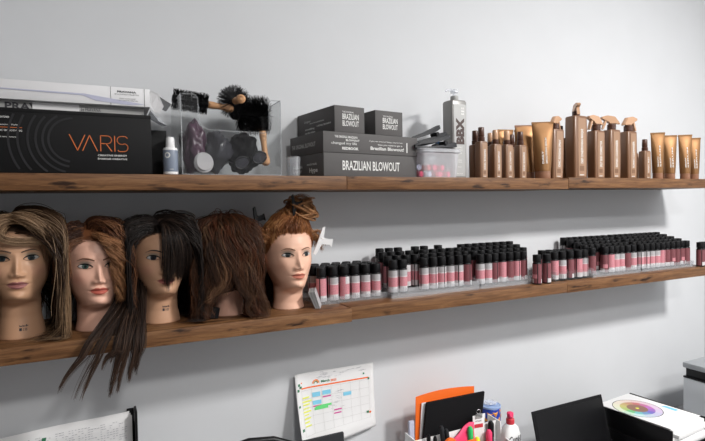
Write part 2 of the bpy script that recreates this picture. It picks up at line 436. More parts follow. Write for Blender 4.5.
def grow(R, V0, L, nk, steps=26, g=.12, lay=(.003, .016), wander=.25, clump=.6, nclump=90, curl=0, curlf=6, floor=.003, clearf=None, xlim=None, ylim=None, wave=0):
    n = len(R); P = R[:, :3].copy(); V = V0/np.linalg.norm(V0, axis=1, keepdims=True)
    off = rng.uniform(*lay, n); st = (L/steps)[:, None]
    path = [P.copy()]; W = rng.normal(0, 1, (n, 3))*wander
    for i in range(steps):
        V = V*(1-g)+np.array([0, 0, -1.])*g+W*.06+rng.normal(0, .02, (n, 3)); V /= np.linalg.norm(V, axis=1, keepdims=True)
        Q = P+V*st
        Q = resolve(Q, off*min(1, (i+1)/4), nk)
        if clearf is not None: Q = clearf(Q, nk, off)
        if xlim is not None: Q[:, 0] = np.clip(Q[:, 0], xlim[0]+off*.6, xlim[1]-off*.6)
        if ylim is not None: Q[:, 1] = np.clip(Q[:, 1], ylim[0]+off*.6, ylim[1]-off*.4)
        lowm = Q[:, 2] < floor+off*.5
        Q[lowm, 2] = floor+off[lowm]*.5
        D = Q-P; ln = np.linalg.norm(D, axis=1, keepdims=True); V = np.where(ln > 1e-6, D/np.maximum(ln, 1e-6), V)*.6+V*.4
        P = Q; path.append(P.copy())
    A = np.stack(path, 1)                                    # n, steps+1, 3
    lead = rng.choice(n, nclump, replace=False)
    dist = ((R[:, None, :3]-R[None, lead, :3])**2).sum(-1); ci = dist.argmin(1); li = lead[ci]
    s = np.linspace(0, 1, steps+1)[None, :, None]
    loc = (A[:, :1]-A[li][:, :1])*.35
    A = A*(1-clump*s**.8)+(A[li]+loc+rng.normal(0, .0022, (n, 1, 3)))*clump*s**.8
    if curl or wave:
        ph = rng.uniform(0, 2*PI, nclump)[ci][:, None]; fr = (curlf*rng.uniform(.8, 1.2, nclump))[ci][:, None]
        sl = np.linspace(0, 1, steps+1)[None, :]*L[:, None]/.1
        amp = (curl or wave)*np.clip(sl*2.5, 0, 1)
        A[:, :, 0] += amp*np.cos(ph+fr*sl); A[:, :, 1] += amp*np.sin(ph+fr*sl)*(1 if curl else .3)
    return A
def strands(name, A, col, r0, m, parent, tip=.35, colt=None):
    """three sided tapering fibres in one mesh. A: n,k,3; col: n,3 root colours; colt: tip colours"""
    n, k, _ = A.shape
    T = np.gradient(A, axis=1); T /= np.maximum(np.linalg.norm(T, axis=2, keepdims=True), 1e-7)
    ref = np.array([.31, .87, .38]); U = np.cross(T, ref); U /= np.maximum(np.linalg.norm(U, axis=2, keepdims=True), 1e-6); Wv = np.cross(T, U)
    s = np.linspace(0, 1, k)[None, :, None]; rad = (r0[:, None, None] if isinstance(r0, np.ndarray) else r0)*(1-(1-tip)*s**2)
    V = np.stack([A+rad*(math.cos(a)*U+math.sin(a)*Wv) for a in (0, 2*PI/3, 4*PI/3)], 2).reshape(-1, 3)
    base = (np.arange(n)[:, None]*k+np.arange(k-1)[None, :])*3
    F = np.stack([np.stack([base+j, base+(j+1) % 3, base+3+(j+1) % 3, base+3+j], -1) for j in range(3)], 2).reshape(-1, 4)
    me = bpy.data.meshes.new(name); me.vertices.add(len(V)); me.vertices.foreach_set('co', V.ravel().astype(np.float32))
    nf = len(F); me.loops.add(nf*4); me.loops.foreach_set('vertex_index', F.ravel().astype(np.int32))
    me.polygons.add(nf); me.polygons.foreach_set('loop_start', np.arange(0, nf*4, 4, dtype=np.int32)); me.polygons.foreach_set('use_smooth', np.ones(nf, dtype=bool))
    me.update(calc_edges=True)
    c1 = colt if colt is not None else col
    cc = col[:, None, :]*(1-s)+c1[:, None, :]*s
    colattr(me, np.repeat(cc.reshape(-1, 3), 3, 0))
    return link(name, me, m, parent)
def pal(n, cols, w):
    cols = np.array(cols); i = rng.choice(len(cols), n, p=np.array(w)/sum(w)); return cols[i]*rng.uniform(.8, 1.2, (n, 1))
def pal_clump(R, cols, w, nc=60):
    cols = np.array(cols); c = R[rng.choice(len(R), nc, replace=False), :3]; ci = ((R[:, None, :3]-c[None])**2).sum(-1).argmin(1)
    i = rng.choice(len(cols), nc, p=np.array(w)/sum(w)); return cols[i][ci]*rng.uniform(.75, 1.25, (len(R), 1))
def keep(A, nk, xl, xr, z0, z1):
    """leave out fibres that stray across the open face"""
    h = A[:, :, 2]-nk; bad = ((A[:, :, 1] < -.02) & (h > z0) & (h < z1) & (A[:, :, 0] > xl) & (A[:, :, 0] < xr)).any(1)
    return ~bad
def mk_clear(xl, xr, zt=.205, zb=.0, soft=.012):
    """keep the face free of hair between side offsets xl..xr"""
    def f(Q, nk, off):
        h = Q[:, 2]-nk; inz = (Q[:, 1] < -.015) & (h < zt) & (h > zb) & (Q[:, 0] > xl-off) & (Q[:, 0] < xr+off)
        mid = (xl+xr)/2; left = inz & (Q[:, 0] < mid); right = inz & (Q[:, 0] >= mid)
        Q[left, 0] += (xl-off[left]-Q[left, 0])*.6; Q[right, 0] += (xr+off[right]-Q[right, 0])*.6
        return Q
    return f
def stamp(parent, nk, x):
    """printed maker's mark on the front of the neck, following its curve"""
    bm = bmesh.new()
    def q(x0, x1, h0, h1):
        p = [(a, face_y(np.array(a), np.array(b))-.0006, b+nk) for a, b in ((x0, h0), (x1, h0), (x1, h1), (x0, h1))]
        bm.faces.new([bm.verts.new(v) for v in p])
    h = -.012 if nk > .02 else .018
    for i, (a, b) in enumerate(((0, .0012), (.0022, .0052), (.006, .0072), (.008, .011), (.0118, .013), (.014, .0165), (.0172, .0185))):
        q(x+a, x+b, h+.0095, h+.0095+(.0045 if i in (0, 2, 5) else .003))
    q(x, x+.0055, h, h+.0065)
    for r in range(3):
        q(x+.008, x+.010, h+.0022*r, h+.0022*r+.0011); q(x+.0115, x+.0165, h+.0022*r, h+.0022*r+.0011)
    bmobj_raw('printed_mark', bm, M['inkdark'], parent)

def make_head(label, x, y, rz, nk, skin, lip, root, iris, brow, **kw):
    t = thing('mannequin_head', label, 'mannequin head', (x, y, ZL), math.radians(rz), 'hairdressing mannequin heads')
    head_mesh(t, nk, skin, lip, root, **kw); eyes(t, nk, iris, brow); ears(t, nk, skin)
    return t
def sc(c, k): return [v*k for v in c]
SK1, SK2, SK3, SK5 = (.60, .345, .21), (.80, .465, .345), (.60, .345, .215), (.84, .51, .37)
# 1 ---- long brown hair with blonde highlights
h1 = make_head('mannequin head with long straight brown hair and blonde streaks, leftmost on shelf', -.174, -.122, 3, .033, SK1, (.33, .13, .12), (.035, .02, .012), (.03, .045, .05), (.10, .06, .04))
nk = .033
n = 5600; R = roots(n, nk); px_ = -.012
side = np.where(R[:, 0] > px_, 1., -1.)
V0 = np.stack([side*1.0+R[:, 0]*4, R[:, 1]*3+np.where(R[:, 1] < 0, -.25, .3), .10+0*side], -1)+rng.normal(0, .12, (n, 3))
L = rng.uniform(.29, .40, n)
A = grow(R, V0, L, nk, 30, .13, (.002, .024), .25, .5, 130, clearf=mk_clear(-.050, .047), wave=.004, curlf=2.2, ylim=(-.135, .115), xlim=(-.13, .108))
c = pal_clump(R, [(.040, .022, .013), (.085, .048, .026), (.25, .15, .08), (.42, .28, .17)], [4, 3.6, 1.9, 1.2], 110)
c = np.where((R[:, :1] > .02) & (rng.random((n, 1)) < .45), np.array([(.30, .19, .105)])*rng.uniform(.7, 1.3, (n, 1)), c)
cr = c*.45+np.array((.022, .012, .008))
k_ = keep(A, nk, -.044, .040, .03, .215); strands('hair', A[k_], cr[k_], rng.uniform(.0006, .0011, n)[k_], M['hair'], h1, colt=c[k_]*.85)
# loose forelock over the forehead
n = 170; s = np.linspace(0, 1, 20)[None, :, None]
jit = rng.normal(0, 1, (n, 3))
def bez(P0, P1, P2, P3, s):
    return (1-s)**3*P0+3*(1-s)**2*s*P1+3*(1-s)*s*s*P2+s**3*P3
def lock(P, n, spread, end_spread=None, steps=20):
    s = np.linspace(0, 1, steps)[None, :, None]; P = [np.array(p)[None, None, :] for p in P]
    a = bez(*P, s); j = rng.normal(0, 1, (n, 1, 3)); e = end_spread if end_spread is not None else spread
    a = a+j*(spread*(1-s)+e*s)+rng.normal(0, .0025, (n, 1, 3))*np.sin(3*s+rng.uniform(0, 6, (n, 1, 1)))
    return a
z0 = nk
A = np.concatenate([lock([(-.020, -.076, z0+.246), (-.045, -.105, z0+.225), (-.030, -.118, z0+.200), (.065, -.085, z0+.208)], 130, .0035, .004),
                    lock([(-.005, -.07, z0+.262), (.02, -.12, z0+.275), (.075, -.10, z0+.24), (.078, -.06, z0+.17)], 220, .005, .008),
                    lock([(-.01, -.07, z0+.262), (-.04, -.11, z0+.262), (-.075, -.095, z0+.22), (-.072, -.07, z0+.13)], 200, .005, .008)])
c = pal(len(A), [(.42, .28, .17), (.26, .16, .09), (.1, .055, .03)], [3, 3, 1])
strands('forelock', A, c, rng.uniform(.0004, .0007, len(A)), M['hair'], h1)
stamp(h1, nk, -.002)
# inward curled ends at the right of the neck
# 2 ---- curly auburn
nk = .004
h2 = make_head('mannequin head with curly auburn hair falling over one eye', -.006, -.122, 7, nk, SK2, (.50, .12, .085), (.16, .06, .025), (.07, .12, .10), (.16, .07, .035), blush=(.8, .32, .24))
n = 3800; R = roots(n, nk); side = np.where(R[:, 0] > -.020, 1., -1.)
V0 = np.stack([side+R[:, 0]*4, R[:, 1]*4+np.where(R[:, 1] < 0, -.15, .3), .15+0*side], -1)+rng.normal(0, .1, (n, 3))
L = np.where(R[:, 0] > 0, rng.uniform(.16, .25, n), rng.uniform(.12, .20, n))
def clear2(Q, nk, off):
    Q = mk_clear(-.056, .048)(Q, nk, off); lo = (Q[:, 1] < .03) & (Q[:, 0] < 0) & (Q[:, 2]-nk < .13); Q[lo, 1] += .012; return Q
A = grow(R, V0, L, nk, 30, .15, (.002, .014), .2, .7, 80, curl=.0060, curlf=6, clearf=clear2, xlim=(-.094, .086), ylim=(-.125, .115))
c = pal_clump(R, [(.13, .050, .022), (.24, .105, .050), (.36, .18, .09), (.06, .022, .011)], [3, 3, 1.6, 2], 110)
k_ = keep(A, nk, -.050, .040, .03, .212); strands('hair', A[k_], c[k_]*.75, rng.uniform(.0006, .0011, n)[k_], M['hair'], h2, colt=c[k_]*.75)
Ls = []
for i in range(20):
    x0 = rng.uniform(.002, .05); e = rng.uniform(.0, 1)
    Pp = [(-.012+x0*.3, -.072, nk+.246), (x0*.9+.01, -.112, nk+.24), (.026+x0*.55, -.110, nk+.20), (.036+.022*e, -.098+.02*e, nk+.165-.10*rng.random())]
    a = lock(Pp, 26, .0016, .002, 34); ss = np.linspace(0, 1, 34)[None, :]; ph = rng.uniform(0, 6)
    am = .0080*np.clip(ss*3, 0, 1); a[:, :, 0] += am*np.cos(ph+22*ss); a[:, :, 1] += am*np.sin(ph+22*ss)*.7-.003
    Ls.append(a)
A = np.concatenate(Ls); c = pal(len(A), [(.26, .115, .05), (.42, .21, .10), (.12, .05, .02)], [3, 2, 2])
strands('forelock', A, c, rng.uniform(.0004, .0007, len(A)), M['hair'], h2)
# 3 ---- black
nk = .016
h3 = make_head('mannequin head with straight black hair and long fringe across its face', .157, -.120, 5, nk, SK3, (.42, .13, .11), (.008, .006, .006), (.03, .03, .035), (.04, .03, .025))
n = 4400; R = roots(n, nk); side = np.where(R[:, 0] > -.012, 1., -1.)
V0 = np.stack([side+R[:, 0]*4, R[:, 1]*3+np.where(R[:, 1] < 0, -.2, .3), .3+0*side], -1)+rng.normal(0, .1, (n, 3))
L = rng.uniform(.26, .36, n)
A = grow(R, V0, L, nk, 28, .14, (.003, .020), .18, .5, 90, clearf=mk_clear(-.052, .043), xlim=(-.100, .100), ylim=(-.125, .113))
c = pal(n, [(.010, .007, .006), (.022, .014, .011), (.04, .024, .017)], [4, 3, 1])
k_ = keep(A, nk, -.046, .036, .0, .215); strands('hair', A[k_], c[k_], rng.uniform(.0006, .0011, n)[k_], M['hair'], h3)
Ls = []
for i in range(70):
    u = i/69; xe = -.008+.068*u+rng.normal(0, .004)
    zt = np.interp(u, [0, .12, .3, 1], [.130, .080, .124, .112])+rng.normal(0, .009)
    yb = float(face_y(np.array(np.clip(xe, -.05, .05)), np.array(.11)))-.010
    Ls.append(lock([(-.008+.02*u, -.066, nk+.256), (-.006+.05*u, -.116, nk+.250), (xe*1.1, -.122, nk+.19), (xe, yb+.004, nk+zt)], 13, .0018, .0024, 22))
A = np.concatenate(Ls); c = pal(len(A), [(.010, .007, .006), (.022, .014, .011), (.05, .03, .02)], [4, 3, 1])
strands('forelock', A, c, rng.uniform(.0004, .0007, len(A)), M['hair'], h3)
stamp(h3, nk, -.004)
# long lengths that hang over the shelf edge 
def w2l(p, o):
    a = -o.rotation_euler.z; dx, dy = p[0]-o.location.x, p[1]-o.location.y
    return (dx*math.cos(a)-dy*math.sin(a), dx*math.sin(a)+dy*math.cos(a), p[2]-o.location.z)
Ls = []; cols = []
tips = [(-.090, 1.225, 40), (-.058, 1.205, 8), (-.043, 1.200, 26), (.003, 1.262, 60), (.024, 1.278, 36), (.018, 1.196, 60), (.034, 1.200, 40), (.062, 1.225, 70), (.078, 1.240, 50)]
for i, (tx, tz, m_) in enumerate(tips):
    ex = .030+.013*i+rng.normal(0, .003)
    ex = np.interp(tx, [-.09, .078], [-.010, .098])
    P = [(.082+.003*i, -.125, 1.47), (.062+.005*i, -.19, 1.390), (ex, -.258, 1.36), (ex+.25*(tx-ex), -.272, 1.315)]
    P = [w2l(p, h3) for p in P]
    s1 = lock(P, m_, .009, .0045, 18)
    Q = [P[3], tuple(np.array(P[3])+(np.array(P[3])-np.array(P[2]))*.6), w2l((tx+(ex-tx)*.3, -.276, tz+.06), h3), w2l((tx, -.272, tz), h3)]
    s = np.linspace(0, 1, 22)[None, :, None]; b = bez(*[np.array(q)[None, None] for q in Q], s)
    d = s1[:, -1:]-np.array(P[3])[None, None]
    ln = rng.uniform(.75, 1.0, (m_, 1, 1)); s2 = np.linspace(0, 1, 22)[None, :, None]*ln
    b = bez(*[np.array(q)[None, None] for q in Q], s2)+d*(1-s2*.75)
    Ls.append(np.concatenate([s1, b[:, 1:]], 1))
A = np.concatenate(Ls); A = np.repeat(A, 2, 0)+rng.normal(0, .0016, (len(A)*2, 1, 3))
c = pal(len(A), [(.014, .009, .007), (.03, .017, .012), (.06, .034, .022)], [3, 3, 2])
strands('long_hair', A, c, rng.uniform(.00045, .0008, len(A)), M['hair'], h3, colt=c*2.2)
# 4 ---- turned to the wall
nk = .006
h4 = make_head('mannequin head turned to the wall, tousled brown hair with copper streaks', .345, -.118, 172, nk, SK2, (.42, .13, .11), (.04, .02, .012), (.03, .03, .035), (.04, .03, .025))
n = 5200; R = roots(n, nk)
ang = np.arctan2(R[:, 0], R[:, 1])
V0 = np.stack([R[:, 0]*8, R[:, 1]*6+.1, -.45+0*ang], -1)+rng.normal(0, .15, (n, 3))
L = rng.uniform(.16, .29, n); L[(R[:, 1] > .0) & (np.abs(R[:, 0]) < .05)] *= .70
def clear4(Q, nk, off):
    h = Q[:, 2]-nk; z = (Q[:, 1] > 0) & (h < .072) & (h > -.1)
    l_ = z & (Q[:, 0] < 0) & (Q[:, 0] > -.036-off); r_ = z & (Q[:, 0] >= 0) & (Q[:, 0] < .046+off)
    Q[l_, 0] += (-.036-off[l_]-Q[l_, 0])*.7; Q[r_, 0] += (.046+off[r_]-Q[r_, 0])*.7; return Q
A = grow(R, V0, L, nk, 28, .16, (.001, .021), .40, .72, 120, wave=.012, curlf=3.8, clearf=clear4, xlim=(-.098, .102), ylim=(-.112, .132))
c = pal_clump(R, [(.045, .022, .013), (.085, .040, .022), (.13, .062, .032), (.12, .040, .018), (.24, .13, .07)], [3, 3, 1.5, 2.0, .8], 420)
k_ = ~((A[:, :, 1] > .015) & (A[:, :, 2]-nk < .058) & (A[:, :, 0] > -.036) & (A[:, :, 0] < .036)).any(1)
strands('hair', A[k_], c[k_]*.9, rng.uniform(.0006, .0011, n)[k_], M['hair'], h4, colt=c[k_]*1.25)
# 5 ---- ginger, pinned up
nk = .001
h5 = make_head('mannequin head with ginger hair pinned up in a topknot, rightmost of the heads', .532, -.122, 3, nk, SK5, (.56, .19, .13), (.26, .10, .035), (.035, .045, .042), (.19, .09, .045), blush=(.82, .42, .30))
n = 3600; R = roots(n, nk); top = np.array([.020, -.020, nk+.286])
S = np.linspace(0, 1, 16)[None, :, None]
R0 = R[:, None, :3]; E = top+rng.normal(0, .011, (n, 1, 3))
Nn = (R0-np.array([0, 0, nk+.17])); Nn /= np.linalg.norm(Nn, axis=2, keepdims=True)
A = bez(R0, R0+Nn*.010+np.array([0, 0, .018]), E*.55+R0*.45+Nn*.022, E, S)
for k in range(A.shape[1]): A[:, k] = resolve(A[:, k], rng.uniform(.001, .007, n)*min(1, k/2), nk)
c = pal_clump(R, [(.30, .115, .038), (.42, .18, .065), (.20, .07, .025), (.54, .27, .11)], [3, 3, 2, 1.2], 120)
strands('hair', A, c, rng.uniform(.0005, .0009, n), M['hair'], h5)
Ls = []
for i in range(90):     # topknot loops
    a0 = rng.uniform(0, 2*PI); r = rng.uniform(.012, .034); tl = rng.normal(0, .6, 2)
    a = a0+np.linspace(0, rng.uniform(3.2, 5.6), 22)
    p = np.stack([r*1.3*np.cos(a), r*np.sin(a)*.8+tl[0]*.012*np.cos(a), .85*r*np.sin(a*.8+tl[1]*3)], -1)+np.array([.036, -.022, nk+.302])+rng.normal(0, .006, 3)*np.array([1.6, 1, 1])
    Ls.append(p[None]+rng.normal(0, .0016, (22, 1, 3)))
A = np.concatenate(Ls); c = pal(len(A), [(.32, .14, .055), (.46, .25, .12), (.2, .08, .03)], [3, 3, 1.5])
strands('topknot', A, c, rng.uniform(.0004, .0008, len(A)), M['hair'], h5)
Ls = []
for i in range(30):     # side tufts and wisps
    b = np.array([-.070, -.015, nk+.215])+rng.normal(0, .013, 3); e = b+np.array([-.028, -.01, .010])+rng.normal(0, .015, 3)
    Ls.append(lock([b, b+(-.022, 0, .014), e+(0, 0, .012), e], 24, .0022, .003, 22))
for i in range(10):
    b = np.array([.070, -.02, nk+.215])+rng.normal(0, .008, 3); e = b+np.array([.022, .0, -.022])+rng.normal(0, .010, 3)
    Ls.append(lock([b, b+(.024, 0, .012), e+(.006, 0, .01), e], 24, .0022, .003, 22))
for i in range(12):
    b = np.array([.0, -.008, nk+.296])+rng.normal(0, .008, 3); e = b+np.array([.052, .0, .014])+rng.normal(0, .008, 3)
    Ls.append(lock([b, b+(.014, 0, .028), e+(-.01, 0, .01), e], 24, .002, .003, 22))
A = np.concatenate(Ls); c = pal(len(A), [(.30, .125, .045), (.44, .22, .10), (.18, .07, .025)], [3, 2, 2])
strands('loose_tuft', A, c, rng.uniform(.0004, .0008, len(A)), M['hair'], h5)
# dark under hair left down at the back
Ls = []
for i in range(26):
    x = rng.uniform(-.085, .03); b = np.array([np.clip(x, -.06, .06), .068, nk+.17]); 
    Ls.append(lock([b, (x, .097, nk+.13), (x, .092, nk+.07), (x+rng.normal(0, .006), .075, nk+.010)], 26, .004, .005, 22))
A = np.concatenate(Ls); c = pal(len(A), [(.09, .035, .02), (.05, .02, .012), (.16, .06, .03)], [3, 2, 1])
strands('nape_hair', A, c, rng.uniform(.0005, .0009, len(A)), M['hair'], h5)

# ---- hair clips and small things by the heads
def butterfly(name, lab, loc, rot, m, s=1.):
    t = thing(name, lab, 'hair clip', loc); t.rotation_euler = rot; t.scale = (s, s, s)
    for sg in (-1, 1):
        bm = bmesh.new()
        if sg < 0: prism(bm, [(.004, .046), (-.004, .042), (-.010, 0), (-.018, -.044), (-.010, -.047), (.002, -.016), (.006, 0)], -.003, .003)
        else: prism(bm, [(.0065, .012), (.012, .010), (.028, .009), (.036, .012), (.036, -.014), (.028, -.008), (.010, -.010), (.0045, -.009)], -.003, .003)
        bmobj('jaw', bm, m, t)
    tube('spring', [(.004*math.cos(a*.9), -.004+.0005*a, .004+.004*math.sin(a*.9)) for a in range(0, 20)], .0007, M['steel'], t, 5)
    return t
butterfly('butterfly_clip', 'white plastic butterfly clip holding hair beside the topknot head', (.6230, -.180, ZL+.205), (0, math.radians(12), math.radians(-10)), M['white'], .98)
butterfly('butterfly_clip', 'black clip standing up in the ginger topknot', (.540, -.175, ZL+.315), (math.radians(6), math.radians(-14), 0), M['black'], .75)
butterfly('butterfly_clip', 'black clip at the left side of the ginger head', (.436, -.125, ZL+.275), (0, math.radians(-14), math.radians(20)), M['black'], .85)
# black cloth band by the neck of the turned head
bm = bmesh.new(); add_box(bm, -.014, .014, -.009, .009, 0, .032, .003); o = bmobj('hair_tie', bm, M['blackmatte']); o.location = (.288, -.178, ZL+.001); o.rotation_euler = (0, math.radians(12), .3)
tag(o, 'black cloth hair band propped beside the head facing the wall', 'hair band')
# fan of ribbed grey swatch cards right of the last head
t = thing('swatch_book', 'grey ribbed swatch book leaning at the right of the topknot head', 'swatch book', (.603, -.178, ZL))
for i in range(5):
    bm = bmesh.new(); mtx = Matrix.Translation((.003*i, -.001*i, .001)) @ Matrix.Rotation(math.radians(-24+1.5*i), 4, 'Y') @ Matrix.Rotation(-.5, 4, 'Z')
    add_box(bm, 0, .0016, -.022, .022, 0, .058, .0004, 1, mtx); bmobj('card', bm, M['greypaper' if i % 2 else 'lblgrey'], t)
# ------------------------------------------------------------------ pink labelled colour bottles on the lower shelf
def label_mesh(kind):
    n = 30; zs = [.0065, .0225, .025, .040, .0560, .0590, .0790]; V = []; F = []; mi = []
    for z in zs:
        for i in range(n): V.append((.01665*math.cos(2*PI*i/n), .01665*math.sin(2*PI*i/n), z))
    for k in range(len(zs)-1):
        for i in range(n):
            if i in (0, 15): continue                      # the seam between front and back label
            F.append((k*n+i, k*n+(i+1) % n, (k+1)*n+(i+1) % n, (k+1)*n+i))
            s = i % 15
            if kind == 0: q = [1, 1, 0, 0, 1, 2][k] if not (k == 0 and s in (4, 6, 9)) else 2
            elif kind == 1: q = [1 if s > 6 else 0, 0, 0, 0, 0 if s < 8 else 1, 0 if s < 8 else 1][k]
            elif kind == 2: q = [1 if s < 7 else 3, 3, 3, 3, 3, 3][k]
            elif kind == 3: q = [1, 1 if s < 9 else 0, 0, 0, 0, 0][k]
            else: q = [1 if 4 < s < 11 else 3, 3, 3 if s < 9 else 0, 3, 3, 3][k]
            mi.append(q)
    me = bpy.data.meshes.new('label'); me.from_pydata(V, [], F); me.update(); me.polygons.foreach_set('material_index', mi)
    me.polygons.foreach_set('use_smooth', [True]*len(F))
    for x in ('pink', 'lblwhite', 'lblgrey', 'darkpink'): me.materials.append(M[x])
    return me
LBL = [label_mesh(k) for k in range(5)]
bproto = lathe('hair_colour_bottle', [(.0145, 0), (.0163, .0015), (.0163, .0800), (.0150, .0835), (.0125, .0855), (.0118, .088)], M['black'], n=24)
body_me = bproto.data; bpy.data.objects.remove(bproto)
cproto = lathe('cap', [(.0148, .0865), (.0154, .088), (.0154, .1105), (.0146, .1130), (.0100, .1132), (.0095, .1122)], M['cap'], n=24)
cap_me = cproto.data; bpy.data.objects.remove(cproto)
ORD = ['first', 'second', 'third', 'fourth', 'fifth', 'sixth', 'seventh', 'eighth', 'ninth', 'tenth', 'eleventh', 'twelfth']
LOOK = ['pink and white label', 'pale pink label', 'dark rose label', 'pink label', 'rose label']
def bottle(x, y, z, kind, label, group):
    o = bpy.data.objects.new('hair_colour_bottle', body_me); C.objects.link(o); o.location = (x, y, z)
    # the seam of each label shows at a slightly different angle
    o.rotation_euler = (0, 0, rng.choice([-.9, -.3, .25, .8, 1.5, 2.1]))
    c = bpy.data.objects.new('cap', cap_me); C.objects.link(c); c.parent = o
    l = bpy.data.objects.new('label', LBL[kind]); C.objects.link(l); l.parent = o
    tag(o, label, 'bottle', group)
def rack(kind, x0, x1, y0, tiers, dy, z0, dz, lab, lip=.02):
    """clear stepped stand: tiers, two side panels and a front lip"""
    t = thing('bottle_rack', lab, 'display rack', ((x0+x1)/2, y0, ZL+.0005)); w = (x1-x0)/2
    for k in range(tiers):
        ya = .002+k*dy; zt = z0+k*dz
        box('tier', -w+.003, w-.003, ya, ya+dy-.001, zt-.0035, zt-.0008, M['acrylic'], t, 0)
        box('riser', -w+.003, w-.003, ya-.002, ya, .0 if k == 0 else zt-dz, zt-.0008, M['acrylic_edge'], t, 0)
    D = tiers*dy+.002; ztop = z0+(tiers-1)*dz
    for sg in (-1, 1):
        bm = bmesh.new(); prism(bm, [(0, 0), (0, 0)], 0, 0) if False else None
        a = [(sg*w, 0, 0), (sg*w, D, 0), (sg*w, D, ztop+.025), (sg*w, 0, z0+.018)]; b = [(sg*(w-.0028), *p[1:]) for p in a]
        va = [bm.verts.new(p) for p in a]; vb = [bm.verts.new(p) for p in b]
        bm.faces.new(va); bm.faces.new(vb[::-1])
        for i in range(4): bm.faces.new((va[i], va[(i+1) % 4], vb[(i+1) % 4], vb[i]))
        bmobj('side_panel', bm, M['acrylic_edge'], t)
    if lip: box('front_lip', -w+.003, w-.003, -.004, -.0015, 0, z0+lip, M['acrylic_edge'], t, 0)
    return t
def fill(rows, where, yz, kinds):
    for r, xs in enumerate(rows):
        y, z = yz(r)
        for i, x in enumerate(xs):
            k = kinds(r, i)
            rowname = 'front row' if r == 0 else ('back row' if r == len(rows)-1 else ORD[r]+' row')
            bottle(x+rng.normal(0, .0006), y+rng.normal(0, .0008), ZL+z+.0006, k,
                   f'{LOOK[k]} bottle, {ORD[i]} from left, {rowname}, {where}', 'pink labelled bottles on the lower shelf')
rk = lambda w: (lambda r, i: int(rng.choice(5, p=w)))
# low tray next to the heads
t = thing('bottle_tray', 'low clear tray of bottles beside the ginger head', 'tray', (.746, -.090, ZL+.0005))
box('tray_base', -.127, .120, -.068, .080, 0, .0025, M['acrylic'], t, 0)
for a in ((-.127, .120, -.071, -.068), (-.127, .120, .080, .082)): box('tray_wall', *a, 0, .022, M['acrylic_edge'], t, 0)
for a in ((-.130, -.127, -.071, .082), (.120, .123, -.071, .082)): box('tray_wall', *a, 0, .022, M['acrylic_edge'], t, 0)
fill([[.638, .680, .719, .757, .798, .838], [.655, .692, .732, .770, .809, .842], [.640, .68, .72, .76, .80, .838], [.66, .70, .74, .78, .82]],
     'tray beside ginger head', lambda r: (-.136+.036*r, .003), rk([.75, .1, .0, .15, 0]))
rack('A', .866, 1.234, -.186, 4, .0375, .014, .010, 'clear stepped rack of bottles behind the lower shelf seam')
fill([[.886, .923, 1.010, 1.047, 1.084, 1.121, 1.158, 1.196], [.888, .925, .962, .999, 1.036, 1.073, 1.110, 1.147, 1.184, 1.214], [.888, .925, .962, 1.0, 1.06, 1.10, 1.14, 1.177, 1.212], [.90, .937, .974, 1.048, 1.085, 1.150]],
     'rack left of centre', lambda r: (-.165+.0375*r, .014+.010*r), lambda r, i: 2 if (r, i) in ((0, 7),) else int(rng.choice(5, p=[.65, .15, .0, .2, 0])))
rack('B', 1.237, 1.545, -.186, 4, .0375, .012, .010, 'clear stepped rack of bottles beside the two loose bottles')
fill([[1.256+.0348*k for k in range(7)], [1.258+.0348*k for k in range(8)], [1.258+.0348*k for k in range(8)], [1.258+.0348*k for k in range(8)]],
     'rack right of centre', lambda r: (-.165+.0375*r, .012+.010*r), lambda r, i: (0 if i < 2 else int(rng.choice([2, 4, 2, 3]))) if r == 0 else int(rng.choice([2, 4, 0])))
for i, (x, w) in enumerate(((1.491, 'left'), (1.540, 'right'))):
    bottle(x, -.2105, ZL+.0006, 4 if i == 0 else 2, f'rose labelled black bottle, {w} one of the two standing loose on shelf edge', 'pink labelled bottles on the lower shelf')
t = thing('bottle_tray', 'low clear tray of bottles right of the two loose bottles', 'tray', (1.692, -.150, ZL+.0005))
box('tray_base', -.104, .104, -.060, .060, 0, .0025, M['acrylic'], t, 0)
for a in ((-.104, .104, -.063, -.060), (-.104, .104, .060, .062)): box('tray_wall', *a, 0, .040, M['acrylic'], t, 0)
for a in ((-.107, -.104, -.063, .062), (.104, .107, -.063, .062)): box('tray_wall', *a, 0, .040, M['acrylic_edge'], t, 0)
fill([[1.608, 1.650, 1.692, 1.738, 1.774], [1.618, 1.656, 1.694, 1.732, 1.772], [1.62, 1.66, 1.70, 1.74]],
     'low tray right of centre', lambda r: (-.187+.037*r, .003), lambda r, i: [3, 0, 4, 3, 0][i % 5] if r == 0 else int(rng.choice([0, 2, 3])))
rack('D', 1.805, 2.106, -.200, 5, .036, .008, .0085, 'clear stepped rack of bottles, second from the shelf end')
fill([[1.828, 1.905, 1.939, 1.973, 2.008, 2.045, 2.082]]+[[1.829+.0362*k for k in range(8)]]*4,
     'second last rack', lambda r: (-.180+.036*r, .008+.0085*r), lambda r, i: [2, 4, 3, 0, 0, 2, 0][i] if r == 0 else int(rng.choice([2, 0, 4])))
rack('E', 2.110, 2.486, -.200, 5, .036, .008, .0085, 'clear stepped rack of bottles at the far right shelf end')
fill([[2.134+.0364*k for k in range(10)]]*5,
     'last rack at right', lambda r: (-.180+.036*r, .008+.0085*r), lambda r, i: [0, 0, 0, 0, 3, 2, 4, 2, 4, 2][i] if r == 0 else int(rng.choice([2, 0, 4])))
for i, (x, y) in enumerate(((2.508, -.2175), (2.541, -.210))):
    bottle(x, y, ZL+.0006, 2, f'rose labelled bottle, {["left", "right"][i]} one of two loose at the far right shelf end', 'pink labelled bottles on the lower shelf')

